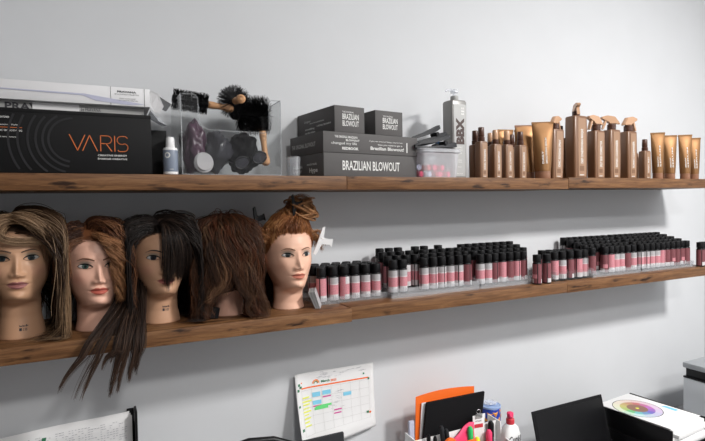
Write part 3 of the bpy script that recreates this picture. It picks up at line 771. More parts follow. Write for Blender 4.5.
# ------------------------------------------------------------------ upper shelf: boxes at the left
def arc_strip(bm, cx, cz, r, w, a0, a1, y, n=40):
    P = []
    for i in range(n+1):
        a = a0+(a1-a0)*i/n; P.append(((cx+(r-w/2)*math.cos(a), y, cz+(r-w/2)*math.sin(a)), (cx+(r+w/2)*math.cos(a), y, cz+(r+w/2)*math.sin(a))))
    for p, q in zip(P, P[1:]):
        if all(.001 < v[2] < .139 for v in (*p, *q)): bm.faces.new([bm.verts.new(v) for v in (p[0], q[0], q[1], p[1])])
t = thing('product_box', 'big black box lettered in orange at the left end of upper shelf', 'box', (-.14, -.238, ZU+.0004))
box('carton', -.28, .274, 0, .13, 0, .1475, M['varis'], t, .0012)
box('lid_edge', -.2805, .2745, -.0007, .1305, .1405, .1500, M['varis'], t, .0015)
bm = bmesh.new()
for k, r in enumerate((.052, .064, .078, .094, .114, .132)):
    arc_strip(bm, .098, .080, r, .0050, PI*.50, PI*(1.30 if k > 2 else 1.45), -.0012)
bmobj_raw('printed_rings', bm, M['ring'], t)
# VARIS in thin strokes, crossbar-less A
def stroke(bm, pts, w, y, closed=False):
    pts = [Vector((p[0], 0, p[1])) for p in pts]
    for a, b in zip(pts, pts[1:]):
        d = (b-a).normalized(); nrm = Vector((-d.z, 0, d.x))*w/2; a2, b2 = a-d*w*.3, b+d*w*.3
        bm.faces.new([bm.verts.new((p.x, y, p.z)) for p in (a2-nrm, b2-nrm, b2+nrm, a2+nrm)])
bm = bmesh.new(); X0, Z0, Hh_ = .090, .0560, .0375; w = .0020
def L_(pts): stroke(bm, [(X0+x, Z0+z) for x, z in pts], w, -.0011)
L_([(0, Hh_), (.0165, 0), (.033, Hh_)]); L_([(.0275, 0), (.043, Hh_), (.0595, 0)])
L_([(.067, 0), (.067, Hh_), (.082, Hh_)]+[(.082+.0095*math.cos(a), Hh_-.0095+.0095*math.sin(a)) for a in np.linspace(PI/2, -PI/2, 9)]+[(.067, Hh_-.019)]); L_([(.079, Hh_-.019), (.0915, 0)])
L_([(.0985, 0), (.0985, Hh_)])
L_([(.1275, Hh_-.004), (.123, Hh_), (.1135, Hh_)]+[(.1135+.0095*math.cos(a), Hh_-.0098+.0098*math.sin(a)) for a in np.linspace(PI/2, PI*1.5, 9)]+[(.119, Hh_-.0197)]+[(.119+.0095*math.cos(a), .0098+.0098*math.sin(a)) for a in np.linspace(PI/2, -PI/2, 9)]+[(.108, 0), (.1055, .003)])
bmobj_raw('orange_lettering', bm, M['orange'], t)
text('CREATIVE ENERGY', M['ink'], t, (.150, -.0010, .0435), width=.066, height=.0042, bold=.02, name='small_lettering')
text('ÉNERGIE CRÉATIVE', M['ink'], t, (.150, -.0010, .0350), width=.066, height=.0048, bold=.02, name='small_lettering')
for z, w_, x, s_ in ((.138-.012, .030, -.060, 'STRAIGHTENER'), (.1085, .050, -.060, 'Professional Styling'), (.0955, .054, -.060, 'IONIC SMOOTHING'), (.0805, .042, -.060, 'digital temperature')):
    text(s_, M['ink'], t, (x, -.0010, z), width=w_, height=.0042, bold=.01, name='small_lettering')
bm = bmesh.new(); add_quadstrip(bm, [[(-.06, -.0010, .1040), (-.006, -.0010, .1040), (-.006, -.0010, .1052), (-.06, -.0010, .1052)]]); bmobj_raw('orange_rule', bm, M['orange'], t)
# second black box behind, its end showing
t = thing('product_box', 'plain black carton end behind the lettered black box', 'box', (.075, -.104, ZU+.0004))
box('carton', -.16, .112, 0, .095, 0, .1320, M['varis'], t, .0012)
# grey box on top with printed name
t = thing('product_box', 'flat grey box with black printed name under the open white carton', 'box', (-.14, -.190, ZU+.1512))
box('carton', -.28, .262, 0, .14, 0, .024, M['bbxf'], t, .001)
text('PRAVANA', M['inkdark'], t, (-.044, -.0008, .0035), width=.130, height=.0165, bold=.03)
bm = bmesh.new(); add_quadstrip(bm, [[(.012, -.0012, .001), (.112, -.0012, .001), (.112, -.0012, .0232), (.012, -.0012, .0232)]]); bmobj_raw('paper_seal', bm, M['paper'], t)
text('by PRAVANA', M['inkdark'], t, (.116, -.0012, .0055), width=.044, height=.012, bold=.0, name='lettering')
# open white carton
t = thing('open_carton', 'open white carton with loose end flaps on top of the stacked boxes', 'box', (-.14, -.208, ZU+.1756))
t.rotation_euler = (0, 0, math.radians(-1.0))
box('carton', -.28, .276, 0, .15, 0, .0460, M['whitebox'], t, .001)
bm = bmesh.new(); prism(bm, [(-.28, .0265), (.125, .0240), (.155, .0200), (.262, .0060), (.225, .0025), (.150, .0085), (.120, .0195), (-.28, .0285)], -.0012, -.0004); bmobj('lilac_stripe', bm, M['lilac'], t)
bm = bmesh.new()
for x in (.183, .262): add_quadstrip(bm, [[(x, -.0010, 0), (x+.0009, -.0010, 0), (x+.0009, -.0010, .046), (x, -.0010, .046)]])
bmobj_raw('printed_rule', bm, M['inkdark'], t)
text('PRAVANA', M['inkdark'], t, (.199, -.0012, .0325), width=.044, height=.0050, bold=.03)
text('BOLDIFIED PALETTE', M['inkdark'], t, (.193, -.0012, .0268), width=.056, height=.0028, name='small_lettering')
text('ADD YOUR MUSE', M['inkdark'], t, (.203, -.0012, .0165), width=.038, height=.0026, name='small_lettering')
text('HAIR COLOUR CREATIVE', M['inkdark'], t, (.198, -.0012, .0118), width=.048, height=.0026, name='small_lettering')
def plate(name, pts, th, m, parent):
    p = [Vector(q) for q in pts]; nrm = (p[1]-p[0]).cross(p[2]-p[0]).normalized()*th; bm = bmesh.new()
    a = [bm.verts.new(q) for q in p]; b = [bm.verts.new(q+nrm) for q in p]
    bm.faces.new(a); bm.faces.new(b[::-1])
    for i in range(len(p)): bm.faces.new((a[i], a[(i+1) % len(p)], b[(i+1) % len(p)], b[i]))
    return bmobj(name, bm, m, parent)
plate('top_flap', [(.277, .002, .0445), (.277, .148, .0445), (.330, .148, .018), (.330, .010, .014)], .0008, M['whitebox'], t)
plate('front_flap', [(.2768, .0005, .001), (.2768, .0005, .045), (.296, -.003, .036), (.309, -.002, .004), (.300, .001, -.012), (.286, .002, -.012)], .0007, M['whitebox'], t)
plate('inner_flap', [(.278, .030, -.002), (.278, .145, -.002), (.318, .145, -.026), (.322, .045, -.038), (.300, .034, -.030)], .0008, M['frosted'], t)

# small blue grey bottle
t = thing('small_bottle', 'small white capped bottle with blue-grey label beside the black box', 'bottle', (.181, -.2255, ZU+.0005))
lathe('body', [(.0165, 0), (.0185, .002), (.0185, .066), (.0160, .0700), (.0100, .072)], M['white'], t)
lathe('label', [(.01865, .0075), (.01880, .008), (.01880, .063), (.01865, .0635)], M['bluegrey'], t)
lathe('cap', [(.0112, .0715), (.0118, .073), (.0100, .096), (.0092, .0975)], M['white'], t)
bm = bmesh.new()
for z in (.013, ):
    for k in range(5):
        a = -PI/2-.25+.10*k; b = a+.1; r = .0191
        bm.faces.new([bm.verts.new((r*math.cos(q), r*math.sin(q), zz)) for q, zz in ((a, z), (b, z), (b, z+.0012), (a, z+.0012))])
for k in range(10):
    a, b = 2*PI*k/10, 2*PI*(k+1)/10; r = .0191
    def cp(ang, rad): th = -PI/2-.55+rad*math.cos(ang)/r; return (r*math.cos(th), r*math.sin(th), .050+rad*math.sin(ang))
    bm.faces.new([bm.verts.new(p) for p in (cp(a, .0045), cp(b, .0045), cp(b, .0080), cp(a, .0080))])
bmobj_raw('printed_mark', bm, M['ink'], t)

# ------------------------------------------------------------------ clear bin of brushes
t = thing('storage_bin', 'clear acrylic bin holding round brushes on the upper shelf', 'bin', (.345, -.236, ZU+.0005))
W2, D2, H2 = .137, .195, .213
def pane(name, poly, d0, d1, par, m=M['acrylic']):
    bm = bmesh.new(); prism(bm, poly, d0, d1); return bmobj(name, bm, m, par)
sw = [(-W2, 0), (W2, 0), (W2, H2-.002), (W2-.030, H2-.002), (W2-.034, .125)]
arc = [(W2-.046, .118), (-W2+.075, .120), (-W2+.052, .128), (-W2+.046, .150), (-W2+.043, H2-.006), (-W2+.036, H2), (-W2, H2)]
pane('front_panel', sw+arc, 0, .0025, t)
pane('back_panel', [(-W2, 0), (W2, 0), (W2, H2), (-W2, H2)], D2-.0025, D2, t)
for sg in (-1, 1): box('side_panel', min(sg*W2, sg*(W2-.0025)), max(sg*W2, sg*(W2-.0025)), .0026, D2-.0026, 0, H2, M['acrylic'], t, 0)
box('bottom_panel', -W2+.003, W2-.003, .003, D2-.003, .0002, .003, M['acrylic_edge'], t, 0)
rim = [(x, .00125, z) for x, z in ([(W2-.001, 0), (W2-.001, H2-.004), (W2-.004, H2-.001), (W2-.028, H2-.001), (W2-.034, H2-.008), (W2-.035, .130), (W2-.048, .119), (-W2+.075, .121), (-W2+.052, .129), (-W2+.046, .150), (-W2+.044, H2-.008), (-W2+.036, H2), (-W2+.006, H2), (-W2+.001, H2-.005), (-W2+.001, 0)])]
tube('rim', rim, .0017, M['acrylic_edge'], t, 6)
tube('rim', [(-W2+.001, .002, H2), (-W2+.001, D2, H2), (W2-.001, D2, H2), (W2-.001, .002, H2)], .0016, M['acrylic_edge'], t, 6)
tube('rim', [(-W2+.001, 0, .0015), (W2-.001, 0, .0015)], .0018, M['acrylic_edge'], t, 6)
def brush(label, loc, dirv, blen, brad, hlen, core=.012, wood=True):
    """round brush: its axis runs from the handle end to the bristle end along dirv"""
    t = thing('round_brush', label, 'hair brush', loc); q = Vector(dirv).normalized().to_track_quat('Z', 'Y'); t.rotation_euler = q.to_euler()
    hm = M['handle_wood'] if wood else M['black']
    lathe('handle', [(.0050, -hlen), (.0115, -hlen+.005), (.0130, -hlen+.016), (.0085, -hlen+.035), (.0080, -hlen*.4), (.0105, -.012), (.0100, 0)], hm, t, 20)
    lathe('barrel', [(.008, .0002), (core, .001), (core, blen-.002), (core*.7, blen)], M['black'], t, 20)
    bm = bmesh.new(); nr = int(blen/.0032)
    for i in range(nr):
        z = .004+(blen-.008)*i/(nr-1); k = 46
        for j in range(k):
            a = 2*PI*(j+.5*(i % 2))/k+rng.normal(0, .05); e = brad*rng.uniform(.84, 1.06); dz = rng.normal(0, .0015)
            u = Vector((math.cos(a), math.sin(a), 0)); v = Vector((-math.sin(a), math.cos(a), 0)); w = Vector((0, 0, 1)); r0 = .00075
            b3 = [bm.verts.new(u*core*.95+w*z+r0*(math.cos(c)*v+math.sin(c)*w)) for c in (0, 2.1, 4.2)]
            t3 = [bm.verts.new(u*e+w*(z+dz)+r0*.7*(math.cos(c)*v+math.sin(c)*w)) for c in (0, 2.1, 4.2)]
            for c in range(3): bm.faces.new((b3[c], b3[(c+1) % 3], t3[(c+1) % 3], t3[c]))
            bm.faces.new(t3)
    bmobj('bristles', bm, M['black'], t)
    return t
Bx, By, Bz = .345, -.236, ZU
brush('round brush with its wooden handle end pointing out of the clear bin', (.372, -.160, Bz+.219), (.02, .95, .10), .050, .047, .080)
brush('small round brush resting on the left back rim of the bin', (.300, -.135, Bz+.208), (-.95, .12, .12), .100, .030, .072)
brush('large dark round brush lying across the right of the bin', (.388, -.115, Bz+.185), (.70, .02, .05), .095, .058, .020, .017, wood=False)
brush('round brush standing head down with its wooden handle by the right panel', (.440, -.193, Bz+.130), (-.02, .05, .4), .040, .026, .100)
# dark sunglasses
t = thing('sunglasses', 'black framed glasses lying low inside the clear bin', 'glasses', (.400, -.222, Bz+.028)); t.rotation_euler = (math.radians(12), math.radians(-18), 0)
for sg in (-1, 1):
    tube('frame', [(sg*.026+.021*math.cos(a), 0, .017+.016*math.sin(a)) for a in np.linspace(0, 2*PI, 20, endpoint=False)], .0022, M['black'], t, 6, True)
    bm = bmesh.new(); add_lathe(bm, [(.0195, -.0006), (.0195, .0006)], 20, Matrix.Translation((sg*.026, 0, .017)) @ FRONT); bmobj('lens', bm, M['smoke'], t)
    tube('temple', [(sg*.047, 0, .022), (sg*.049, .03, .022), (sg*.045, .075, .018), (sg*.043, .095, .008)], .0016, M['black'], t, 6)
tube('bridge', [(-.006, 0, .022), (0, -.002, .026), (.006, 0, .022)], .002, M['black'], t, 6)
# bags and brushes in the bin
def crumple(name, label, cat, loc, s, m, seed, amp=.35, base=None):
    bm = bmesh.new(); bmesh.ops.create_icosphere(bm, subdivisions=4, radius=1)
    from mathutils import noise
    for v in bm.verts:
        n_ = noise.noise(v.co*1.7+Vector((seed, 0, 0)))*amp+noise.noise(v.co*4.1+Vector((0, seed, 0)))*amp*.45
        v.co = v.co*(1+n_); v.co = Vector((v.co.x*s[0], v.co.y*s[1], v.co.z*s[2]))
    mn = min(v.co.z for v in bm.verts)
    for v in bm.verts: v.co.z -= mn
    o = bmobj(name, bm, m, smooth=True); o.location = loc; return tag(o, label, cat)
crumple('plastic_pouch', 'crumpled purple film pouch at the left inside the clear bin', 'pouch', (.252, -.150, Bz+.004), (.036, .055, .070), M['purple'], 3.1)
crumple('plastic_pouch', 'crumpled smoky film pouch in the middle of the bin', 'pouch', (.318, -.150, Bz+.004), (.036, .055, .055), M['smoke'], 8.3)
crumple('hair_net', 'dark bundled hair net stuffed under the brushes in the bin', 'hair net', (.402, -.115, Bz+.004), (.044, .042, .060), M['blackmatte'], 5.5)
t = thing('oval_mirror', 'small white oval hand mirror inside the bin front', 'mirror', (.266, -.2275, Bz+.0045)); t.rotation_euler = (math.radians(-8), 0, 0)
lathe('mirror_frame', [(.0015, -.003), (.024, -.003), (.026, -.001), (.026, .001), (.024, .003), (.0015, .003)], M['lblgrey'], t, 32, Matrix.Translation((0, 0, .030)) @ Matrix.Diagonal((1, 1, 1.1, 1)) @ FRONT)
lathe('mirror_glass', [(.0015, -.0034), (.020, -.0034), (.020, -.0031)], M['lblgrey'], t, 32, Matrix.Translation((0, -.0068, .030)) @ Matrix.Diagonal((1, -1, 1.1, 1)) @ FRONT)
# small clear cup between bin and grey boxes
lathe_o = lathe('clear_cup', [(.017, 0), (.0185, .001), (.021, .058), (.0195, .058), (.0172, .003)], M['acrylic_edge'], n=28); lathe_o.location = (.530, -.200, ZU+.0005)
tag(lathe_o, 'small clear plastic cup between the brush bin and the grey boxes', 'cup')

# ------------------------------------------------------------------ stacked grey boxes
def gbox(label, loc, rz, w, d, h, front, side=(), lid=None):
    t = thing('product_box', label, 'box', loc, math.radians(rz), 'grey lettered boxes')
    cb = box('carton', 0, w, 0, d, 0, h, M['boxgrey'], t, .0012)
    if lid: box('lid', -.001, w+.001, -.0012, d+.001, h-lid, h+.0006, M['boxgrey'], t, .0012)
    y = -.0016 if lid else -.0004
    for s, x, z, ww, hh, b in front: text(s, M['ink'], cb, (x, y-.0003, z), width=ww, height=hh, bold=b, name='white_lettering')
    for s, yy, z, ww, hh, b in side: text(s, M['ink'], cb, (-.0016 if lid else -.0006, yy, z), LEFT, width=ww, height=hh, bold=b, name='white_lettering')
    return t
A0 = 8.0
gbox('bottom grey box of the stack, its name lettered once across the front', (.607, -.2475, ZU+.0005), A0, .362, .205, .0700,
     [('BRAZILIAN BLOWOUT', .066, .0190, .222, .029, .012)],
     [('BRAZILIAN', .19, .030, .06, .009, .02), ('BLOWOUT', .19, .016, .055, .008, .02), ('Hype', .085, .010, .050, .018, .03), ('smooth results', .10, .036, .06, .008, .01)])
gbox('wide grey box second from the bottom with a quote printed on it', (.606, -.2490, ZU+.0712), A0, .366, .208, .0620,
     [('THE ORIGINAL BRAZILIAN', .040, .0445, .082, .0070, .015), ('BLOWOUT', .080, .0355, .050, .0062, .02), ('changed my life', .028, .0225, .092, .0105, .0), ('REDBOOK', .066, .0095, .060, .0085, .03),
      ('if you are tired of frizzy, coarse hair,', .168, .0370, .136, .0062, .0), ('then you need to get a', .200, .0270, .100, .0060, .01), ('Brazilian Blowout!', .172, .0135, .135, .0105, .02), ('I', .318, .010, .004, .032, .05)],
     [('THE ORIGINAL BLOWOUT', .195, .022, .150, .013, .0)])
gbox('long grey box on top of the stack at the left', (.650, -.236, ZU+.1342), 8, .110, .232, .0800,
     [('THE ORIGINAL', .028, .0595, .042, .0048, .0), ('BRAZILIAN', .028, .0395, .060, .0170, .012), ('BLOWOUT', .028, .0190, .060, .0170, .012)],
     [('Original', .185, .046, .040, .009, .0), ('zero formaldehyde', .150, .040, .090, .006, .01), ('smoothing', .180, .022, .060, .008, .02), ('not the others', .180, .012, .065, .006, .02), ('a strong reputation', .105, .026, .085, .008, .02)])
gbox('small grey box on top of the stack at the right', (.800, -.216, ZU+.1342), 7, .110, .110, .0780,
     [('THE ORIGINAL', .030, .0580, .040, .0048, .0), ('BRAZILIAN', .029, .0390, .060, .0165, .012), ('BLOWOUT', .029, .0190, .060, .0165, .012)], [('Original', .10, .040, .04, .009, .0)])

# ------------------------------------------------------------------ clear box with clips
t = thing('plastic_box', 'translucent lidded plastic box of pink rollers beside the silver pump bottle', 'box', (1.044, -.226, ZU+.0005))
bm = bmesh.new()
add_loft(bm, [rrect(.140, .110, .012, 0, cy=.058), rrect(.156, .122, .014, .082, cy=.058)], cap=True); bmobj('tub', bm, M['frosted'], t, auto=40)
bm = bmesh.new(); add_loft(bm, [rrect(.160, .126, .014, .0825, cy=.058), rrect(.166, .132, .015, .085, cy=.058), rrect(.166, .132, .015, .094, cy=.058), rrect(.158, .124, .014, .097, cy=.058)]); bmobj('lid', bm, M['frosted'], t, auto=40)
for k in range(9):
    x = -.052+.026*(k % 5)+rng.normal(0, .002); z = .010+.022*(k//5)
    if x > .035 and z > .02: continue
    bm = bmesh.new(); add_lathe(bm, [(.004, -.022), (.0095, -.022), (.0095, .022), (.004, .022)], 12, Matrix.Translation((x-.006, .050, z)) @ Matrix.Rotation(rng.uniform(-.5, .5), 4, 'Z') @ Matrix.Rotation(PI/2, 4, 'X'))
    o = bmobj('hair_roller', bm, M[['pinkcloth', 'lilac', 'red', 'pinkcloth'][k % 4]], auto=40); o.location = (1.044, -.226, ZU+.0035)
    tag(o, 'small pink, lilac or red roller heaped inside the translucent box', 'hair roller', 'rollers inside the translucent box')
def claw(label, loc, rot, s=1, m='darkgrey'):
    t = thing('sectioning_clip', label, 'hair clip', loc, 0, 'dark sectioning clips'); t.rotation_euler = rot; t.scale = (s, s, s)
    bm = bmesh.new(); secs = []
    for x, w, z, h in ((-.062, .006, .000, .004), (-.045, .014, .005, .006), (-.01, .018, .010, .008), (.02, .018, .016, .010), (.036, .014, .022, .009)): secs.append([(x, a[0], z+a[1]) for a in ((-w/2, 0), (w/2, 0), (w/2*.8, h), (-w/2*.8, h))])
    add_loft(bm, secs); bmobj('upper_jaw', bm, M[m], t, auto=30)
    bm = bmesh.new(); secs = []
    for x, w, z, h in ((-.062, .006, -.003, .003), (-.03, .015, -.004, .004), (.02, .018, .0, .006), (.048, .020, .001, .012), (.056, .016, .002, .010)): secs.append([(x, a[0], z+a[1]) for a in ((-w/2, 0), (w/2, 0), (w/2*.8, h), (-w/2*.8, h))])
    add_loft(bm, secs); bmobj('lower_jaw', bm, M[m], t, auto=30)
    lathe('pivot', [(.005, -.011), (.005, .011)], M['black'], t, 12, Matrix.Translation((.022, 0, .010)) @ FRONT)
    return t
claw('dark grey clip lying on the translucent box lid, front one', (1.040, -.205, ZU+.1035), (0, 0, .06), 1.45)
claw('dark grey clip stacked on the others, pointing up to the right', (1.030, -.175, ZU+.1330), (0, math.radians(-8), .15), 1.45)
claw('dark grey clip at the back of the box lid', (1.050, -.140, ZU+.1035), (0, 0, -.10), 1.35)
t = thing('nozzle_bottle', 'small clear nozzle bottle standing behind the left of the translucent box', 'bottle', (.995, -.082, ZU+.0005))
lathe('body', [(.016, 0), (.018, .002), (.018, .105), (.009, .115)], M['frosted'], t)
lathe('nozzle', [(.010, .115), (.010, .122), (.004, .126), (.0022, .152)], M['frosted'], t)
t = thing('blue_bottle', 'dark blue capped bottle mostly hidden behind the silver pump bottle', 'bottle', (1.163, -.060, ZU+.0005))
lathe('body', [(.020, 0), (.022, .003), (.022, .105), (.018, .112)], M['white'], t); lathe('cap', [(.020, .1125), (.020, .140), (.018, .142)], M['bluetop'], t)

# silver pump bottle
t = thing('pump_bottle', 'tall silver-grey pump bottle with big brown letters', 'bottle', (1.170, -.137, ZU+.0005))
bm = bmesh.new(); add_loft(bm, [rrect(.060, .054, .006, 0), rrect(.062, .056, .007, .004), rrect(.066, .058, .007, .20), rrect(.067, .058, .007, .273), rrect(.062, .053, .008, .279), rrect(.030, .030, .010, .282)])
bmobj('body', bm, M['bbx'], t, auto=30)
bm = bmesh.new(); prism(bm, [(-.0225, .008), (.0235, .008), (.0275, .264), (-.0265, .264)], -.0302, -.0288); bmobj('front_label', bm, M['bbxf'], t)
lathe('collar', [(.0135, .281), (.0145, .283), (.0145, .296), (.012, .298)], M['bbxf'], t, 24)
bm = bmesh.new(); add_lathe(bm, [(.006, .298), (.006, .308), (.014, .309), (.014, .316), (.010, .321)], 20)
add_tube(bm, [(0, 0, .316), (-.022, -.006, .317), (-.042, -.012, .314), (-.047, -.013, .309)], [.006, .0052, .0042, .0034], 8); bmobj('pump_head', bm, M['frosted'], t, auto=40)
yb = -.0306
text('BBX', M['inkbrown'], t, (.0190, yb, .122), width=.094, height=.036, bold=.06, spin=PI/2, name='brown_lettering')
for z, w_, h_ in ((.108, .026, .006), (.098, .026, .006), (.088, .020, .006), (.064, .020, .004), (.057, .022, .004), (.040, .016, .0035), (.016, .026, .004)): text('BOND BUILDER'[:int(w_*450)], M['ink'], t, (-.003-w_/2, yb, z), width=w_, height=h_, bold=.03, name='small_lettering')
for z in (.246, .236, .226): text('BB', M['ink'], t, (.006, yb, z), width=.013, height=.007, bold=.05, name='small_lettering')
# ------------------------------------------------------------------ tan bottles
def tan_bottle(label, x, y, w, d, h, cap, name, group=None, rz=0, ty=0, lett=None, sink=0):
    t = thing(name, label, 'bottle', (x, y, ZU+.0005+sink), math.radians(rz), group); t.rotation_euler[1] = math.radians(ty)
    bm = bmesh.new(); r = min(w, d)*.16
    add_loft(bm, [rrect(w*.92, d*.92, r, 0), rrect(w*.96, d*.96, r, .003), rrect(w, d, r, h*.5), rrect(w*.97, d*.97, r, h-.004), rrect(w*.90, d*.90, r, h), rrect(w*.45, w*.45, w*.12, h+.0025)])
    bmobj('body', bm, M['tan'], t, auto=35)
    bm = bmesh.new(); ww = w*.30
    prism(bm, [(-ww*.80, h*.03), (ww*1.0, h*.03), (ww*1.05, h*.96), (-ww*.85, h*.96)], -d/2-.0008, -d/2+.002); bmobj('label_strip', bm, M['tanstrip'], t)
    if lett:
        text(lett, M['ink'], t, (w*.14, -d/2-.0010, h*.24), width=h*.55, height=w*.20, bold=.02, spin=PI/2, name='white_lettering')
        bm = bmesh.new(); add_quadstrip(bm, [[(-w*.16, -d/2-.0011, h*.12), (w*.18, -d/2-.0011, h*.12), (w*.18, -d/2-.0011, h*.20), (-w*.16, -d/2-.0011, h*.20)]]); bmobj_raw('brown_patch', bm, M['tan'], t)
        bm = bmesh.new(); add_quadstrip(bm, [[(-w*.14, -d/2-.0011, h*.05), (w*.16, -d/2-.0011, h*.05), (w*.16, -d/2-.0011, h*.062), (-w*.14, -d/2-.0011, h*.062)]]); bmobj_raw('printed_rule', bm, M['ink'], t)
    if cap[0] == 'mist':
        c = cap[1]; lathe('collar', [(.0115, h+.002), (.0125, h+.004), (.0125, h+.016), (.0095, h+.018)], M['tancap'], t)
        lathe('cap', [(.0100, h+.0181), (.0112, h+.020), (.0105, h+.050), (.0092, h+.052)], M[c], t)
    else:
        sg = cap[1]; s = cap[2]
        lathe('collar', [(.0150*s, h+.002), (.0165*s, h+.004), (.0165*s, h+.022*s), (.012*s, h+.025*s)], M['tancap'], t)
        o = cap[3] if len(cap) > 3 else 0                    # turn of the trigger head
        R_ = Matrix.Translation((0, 0, h+.025*s)) @ Matrix.Rotation(o, 4, 'Z') @ Matrix.Diagonal((sg*s, s, s, 1))
        bm = bmesh.new()
        prism(bm, [(-.014, 0), (.010, 0), (.016, .012), (.040, .018), (.044, .020), (.044, .028), (.020, .034), (-.012, .029), (-.030, .006), (-.034, -.002), (-.020, .002)], -.0085, .0085)
        bmesh.ops.bevel(bm, geom=bm.edges[:], offset=.0022, segments=2, affect='EDGES')
        bmesh.ops.transform(bm, matrix=R_, verts=bm.verts[:]); bmobj('trigger_head', bm, M['tantrig'], t, auto=30)
        bm = bmesh.new()
        prism(bm, [(.020, .014), (.028, .016), (.035, -.004), (.040, -.020), (.035, -.021), (.029, -.008)], -.006, .006)
        bmesh.ops.transform(bm, matrix=R_, verts=bm.verts[:]); bmobj('trigger', bm, M['tantrig'], t, auto=30)
    return t
GS = 'small tan mist bottles'
for i, (x, y, c, lab, l_) in enumerate((
        (1.252, -.150, 'tancap', 'small tan bottle closest behind the silver pump bottle', None),
        (1.248, -.188, 'tancap', 'small tan bottle with brown cap, first full one right of the silver pump bottle', 'IONIC BONDING'),
        (1.313, -.188, 'tantrig', 'small tan bottle with pale cap, third in the row of small ones', 'IONIC SHAMPOO'),
        (1.368, -.188, 'tantrig', 'small tan bottle with pale cap, fourth in the row of small ones', 'IONIC CONDITION'),
        (1.434, -.188, 'tancap', 'small tan bottle with dark cap just left of the gold tubes', 'IONIC BONDING'),
        (1.350, -.120, 'tantrig', 'small tan bottle behind the gap of the third and fourth small ones', None),
        (1.462, -.112, 'tancap', 'small tan bottle with dark cap half hidden before the rear gold tube', None),
        (1.330, -.085, 'tancap', 'small tan bottle at the very back behind the first full one', None))):
    tan_bottle(lab, x, y, .038, .032, .124 if i != 1 else .131, ('mist', c), 'mist_bottle', GS, 0, 0, l_)
GT = 'large tan spray bottles'
tan_bottle('tall leaning tan spray bottle just right of the front gold tube', 1.614, -.182, .060, .044, .193, ('trig', 1, .95, .3), 'spray_bottle', GT, 0, 2.0, 'IONIC BONDING SPRAY')
tan_bottle('tan spray bottle hidden behind the leaning one', 1.730, -.110, .058, .044, .172, ('mist', 'tancap'), 'spray_bottle', GT, 0, 0, None)
tan_bottle('tallest tan bottle with its trigger turned to the viewer', 1.7400, -.180, .076, .052, .248, ('trig', 1, .9, -2.15), 'spray_bottle', GT, 0, 0, 'DEEP CONDITIONING MASQUE', .0035)
tan_bottle('tan spray bottle with trigger pointing left, right of the tallest one', 1.858, -.178, .062, .044, .196, ('trig', -1, 1.1), 'spray_bottle', GT, 0, 0, 'SPLIT END CORRECTOR', .0035)
tan_bottle('tan spray bottle, middle one of three trigger bottles near the right end', 1.953, -.178, .066, .044, .204, ('trig', 1, 1.05, 2.75), 'spray_bottle', GT, 0, 0, 'IONIC CLEANSER', .0035)
tan_bottle('tan spray bottle with trigger pointing right, left of the last small bottle', 2.060, -.178, .062, .044, .202, ('trig', 1, 1.12), 'spray_bottle', GT, 0, 0, 'IONIC CLEANSER', .0035)
tan_bottle('small tan bottle with dark cap left of the right gold tubes, front', 2.160, -.184, .044, .032, .122, ('mist', 'tancap'), 'mist_bottle', GS, 0, 0, 'IONIC MIST', .0035)
tan_bottle('small tan bottle behind the one left of the right gold tubes', 2.165, -.125, .040, .032, .118, ('mist', 'tancap'), 'mist_bottle', GS, 0, 0, None, .0035)
def gold_tube(label, x, y, w, h, rz=0, lett=None, sink=.0, dark=False, s=1.):
    t = thing('squeeze_tube', label, 'tube', (x, y, ZU+.0005+sink), math.radians(rz), 'gold squeeze tubes standing on their caps')
    rb = w*.36; lathe('cap', [(rb*.93, 0), (rb*.97, .002), (rb*.97, h*.125), (rb*.9, h*.13)], M['goldcap'], t, 28)
    bm = bmesh.new(); secs = []; n = 36
    for k in range(13):
        u = k/12; z = h*.132+(h*.868)*u; a = rb*(1-u)+w/2*u; a = rb+(w/2-rb)*u**.8; b = max(.0012, rb*(1-u**1.5)) if u < .93 else .0012
        secs.append([(a*math.cos(2*PI*i/n), b*math.sin(2*PI*i/n), z) for i in range(n)])
    secs.insert(0, [(rb*.8*math.cos(2*PI*i/n), rb*.8*math.sin(2*PI*i/n), h*.128) for i in range(n)])
    add_loft(bm, secs); bmobj('tube_body', bm, M['gold'], t, auto=40)
    bm = bmesh.new(); add_box(bm, -w/2-.0005, w/2+.0005, -.0018, .0018, h-.008, h+.0005, .0005, 1); bmobj('crimp', bm, M['gold' if not dark else 'goldcap'], t)
    # lettering sits on the curved front, so each line is tilted with the taper
    tl = Matrix.Rotation(-math.atan2(rb*.85, h*.75), 4, 'X')
    if lett:
        for i, sline in enumerate(lett.split('/')):
            text(sline, M['ink'], t, (-.002+w*.16*i, -rb-.0008, h*.26), width=h*(.22 if i == 0 else .46), height=w*.085, bold=.02, spin=PI/2, name='white_lettering', tilt=tl)
    return t
gold_tube('big gold tube at the front with white upright lettering', 1.530, -.205, .080, .215, -32, 'DAILY/SMOOTHING SERUM')
gold_tube('big gold tube behind the front one, left of it', 1.520, -.130, .088, .213, -25, None, dark=True)
gold_tube('gold tube at the back left of the big tubes', 1.575, -.062, .086, .206, -10, None)
gold_tube('gold tube, back row behind the small tan bottles', 1.492, -.048, .070, .206, -10, None)
gold_tube('gold tube, first of the right group, beside the last small tan bottle', 2.232, -.195, .058, .205, -38, 'SMOOTH/SERUM', .0035)
gold_tube('gold tube, second of the right group, with dark band low down', 2.318, -.195, .060, .197, -35, 'SMOOTH/SERUM', .0035)
gold_tube('gold tube half hidden behind the second and third of the right group', 2.385, -.130, .058, .195, -30, None, .0035)
gold_tube('gold tube, third of the right group, taller than its neighbours', 2.428, -.196, .058, .204, -38, 'SMOOTH/SERUM', .0035)
gold_tube('gold tube, last at the right end of the upper shelf', 2.500, -.194, .054, .193, -38, 'SMOOTH/SERUM', .0035)

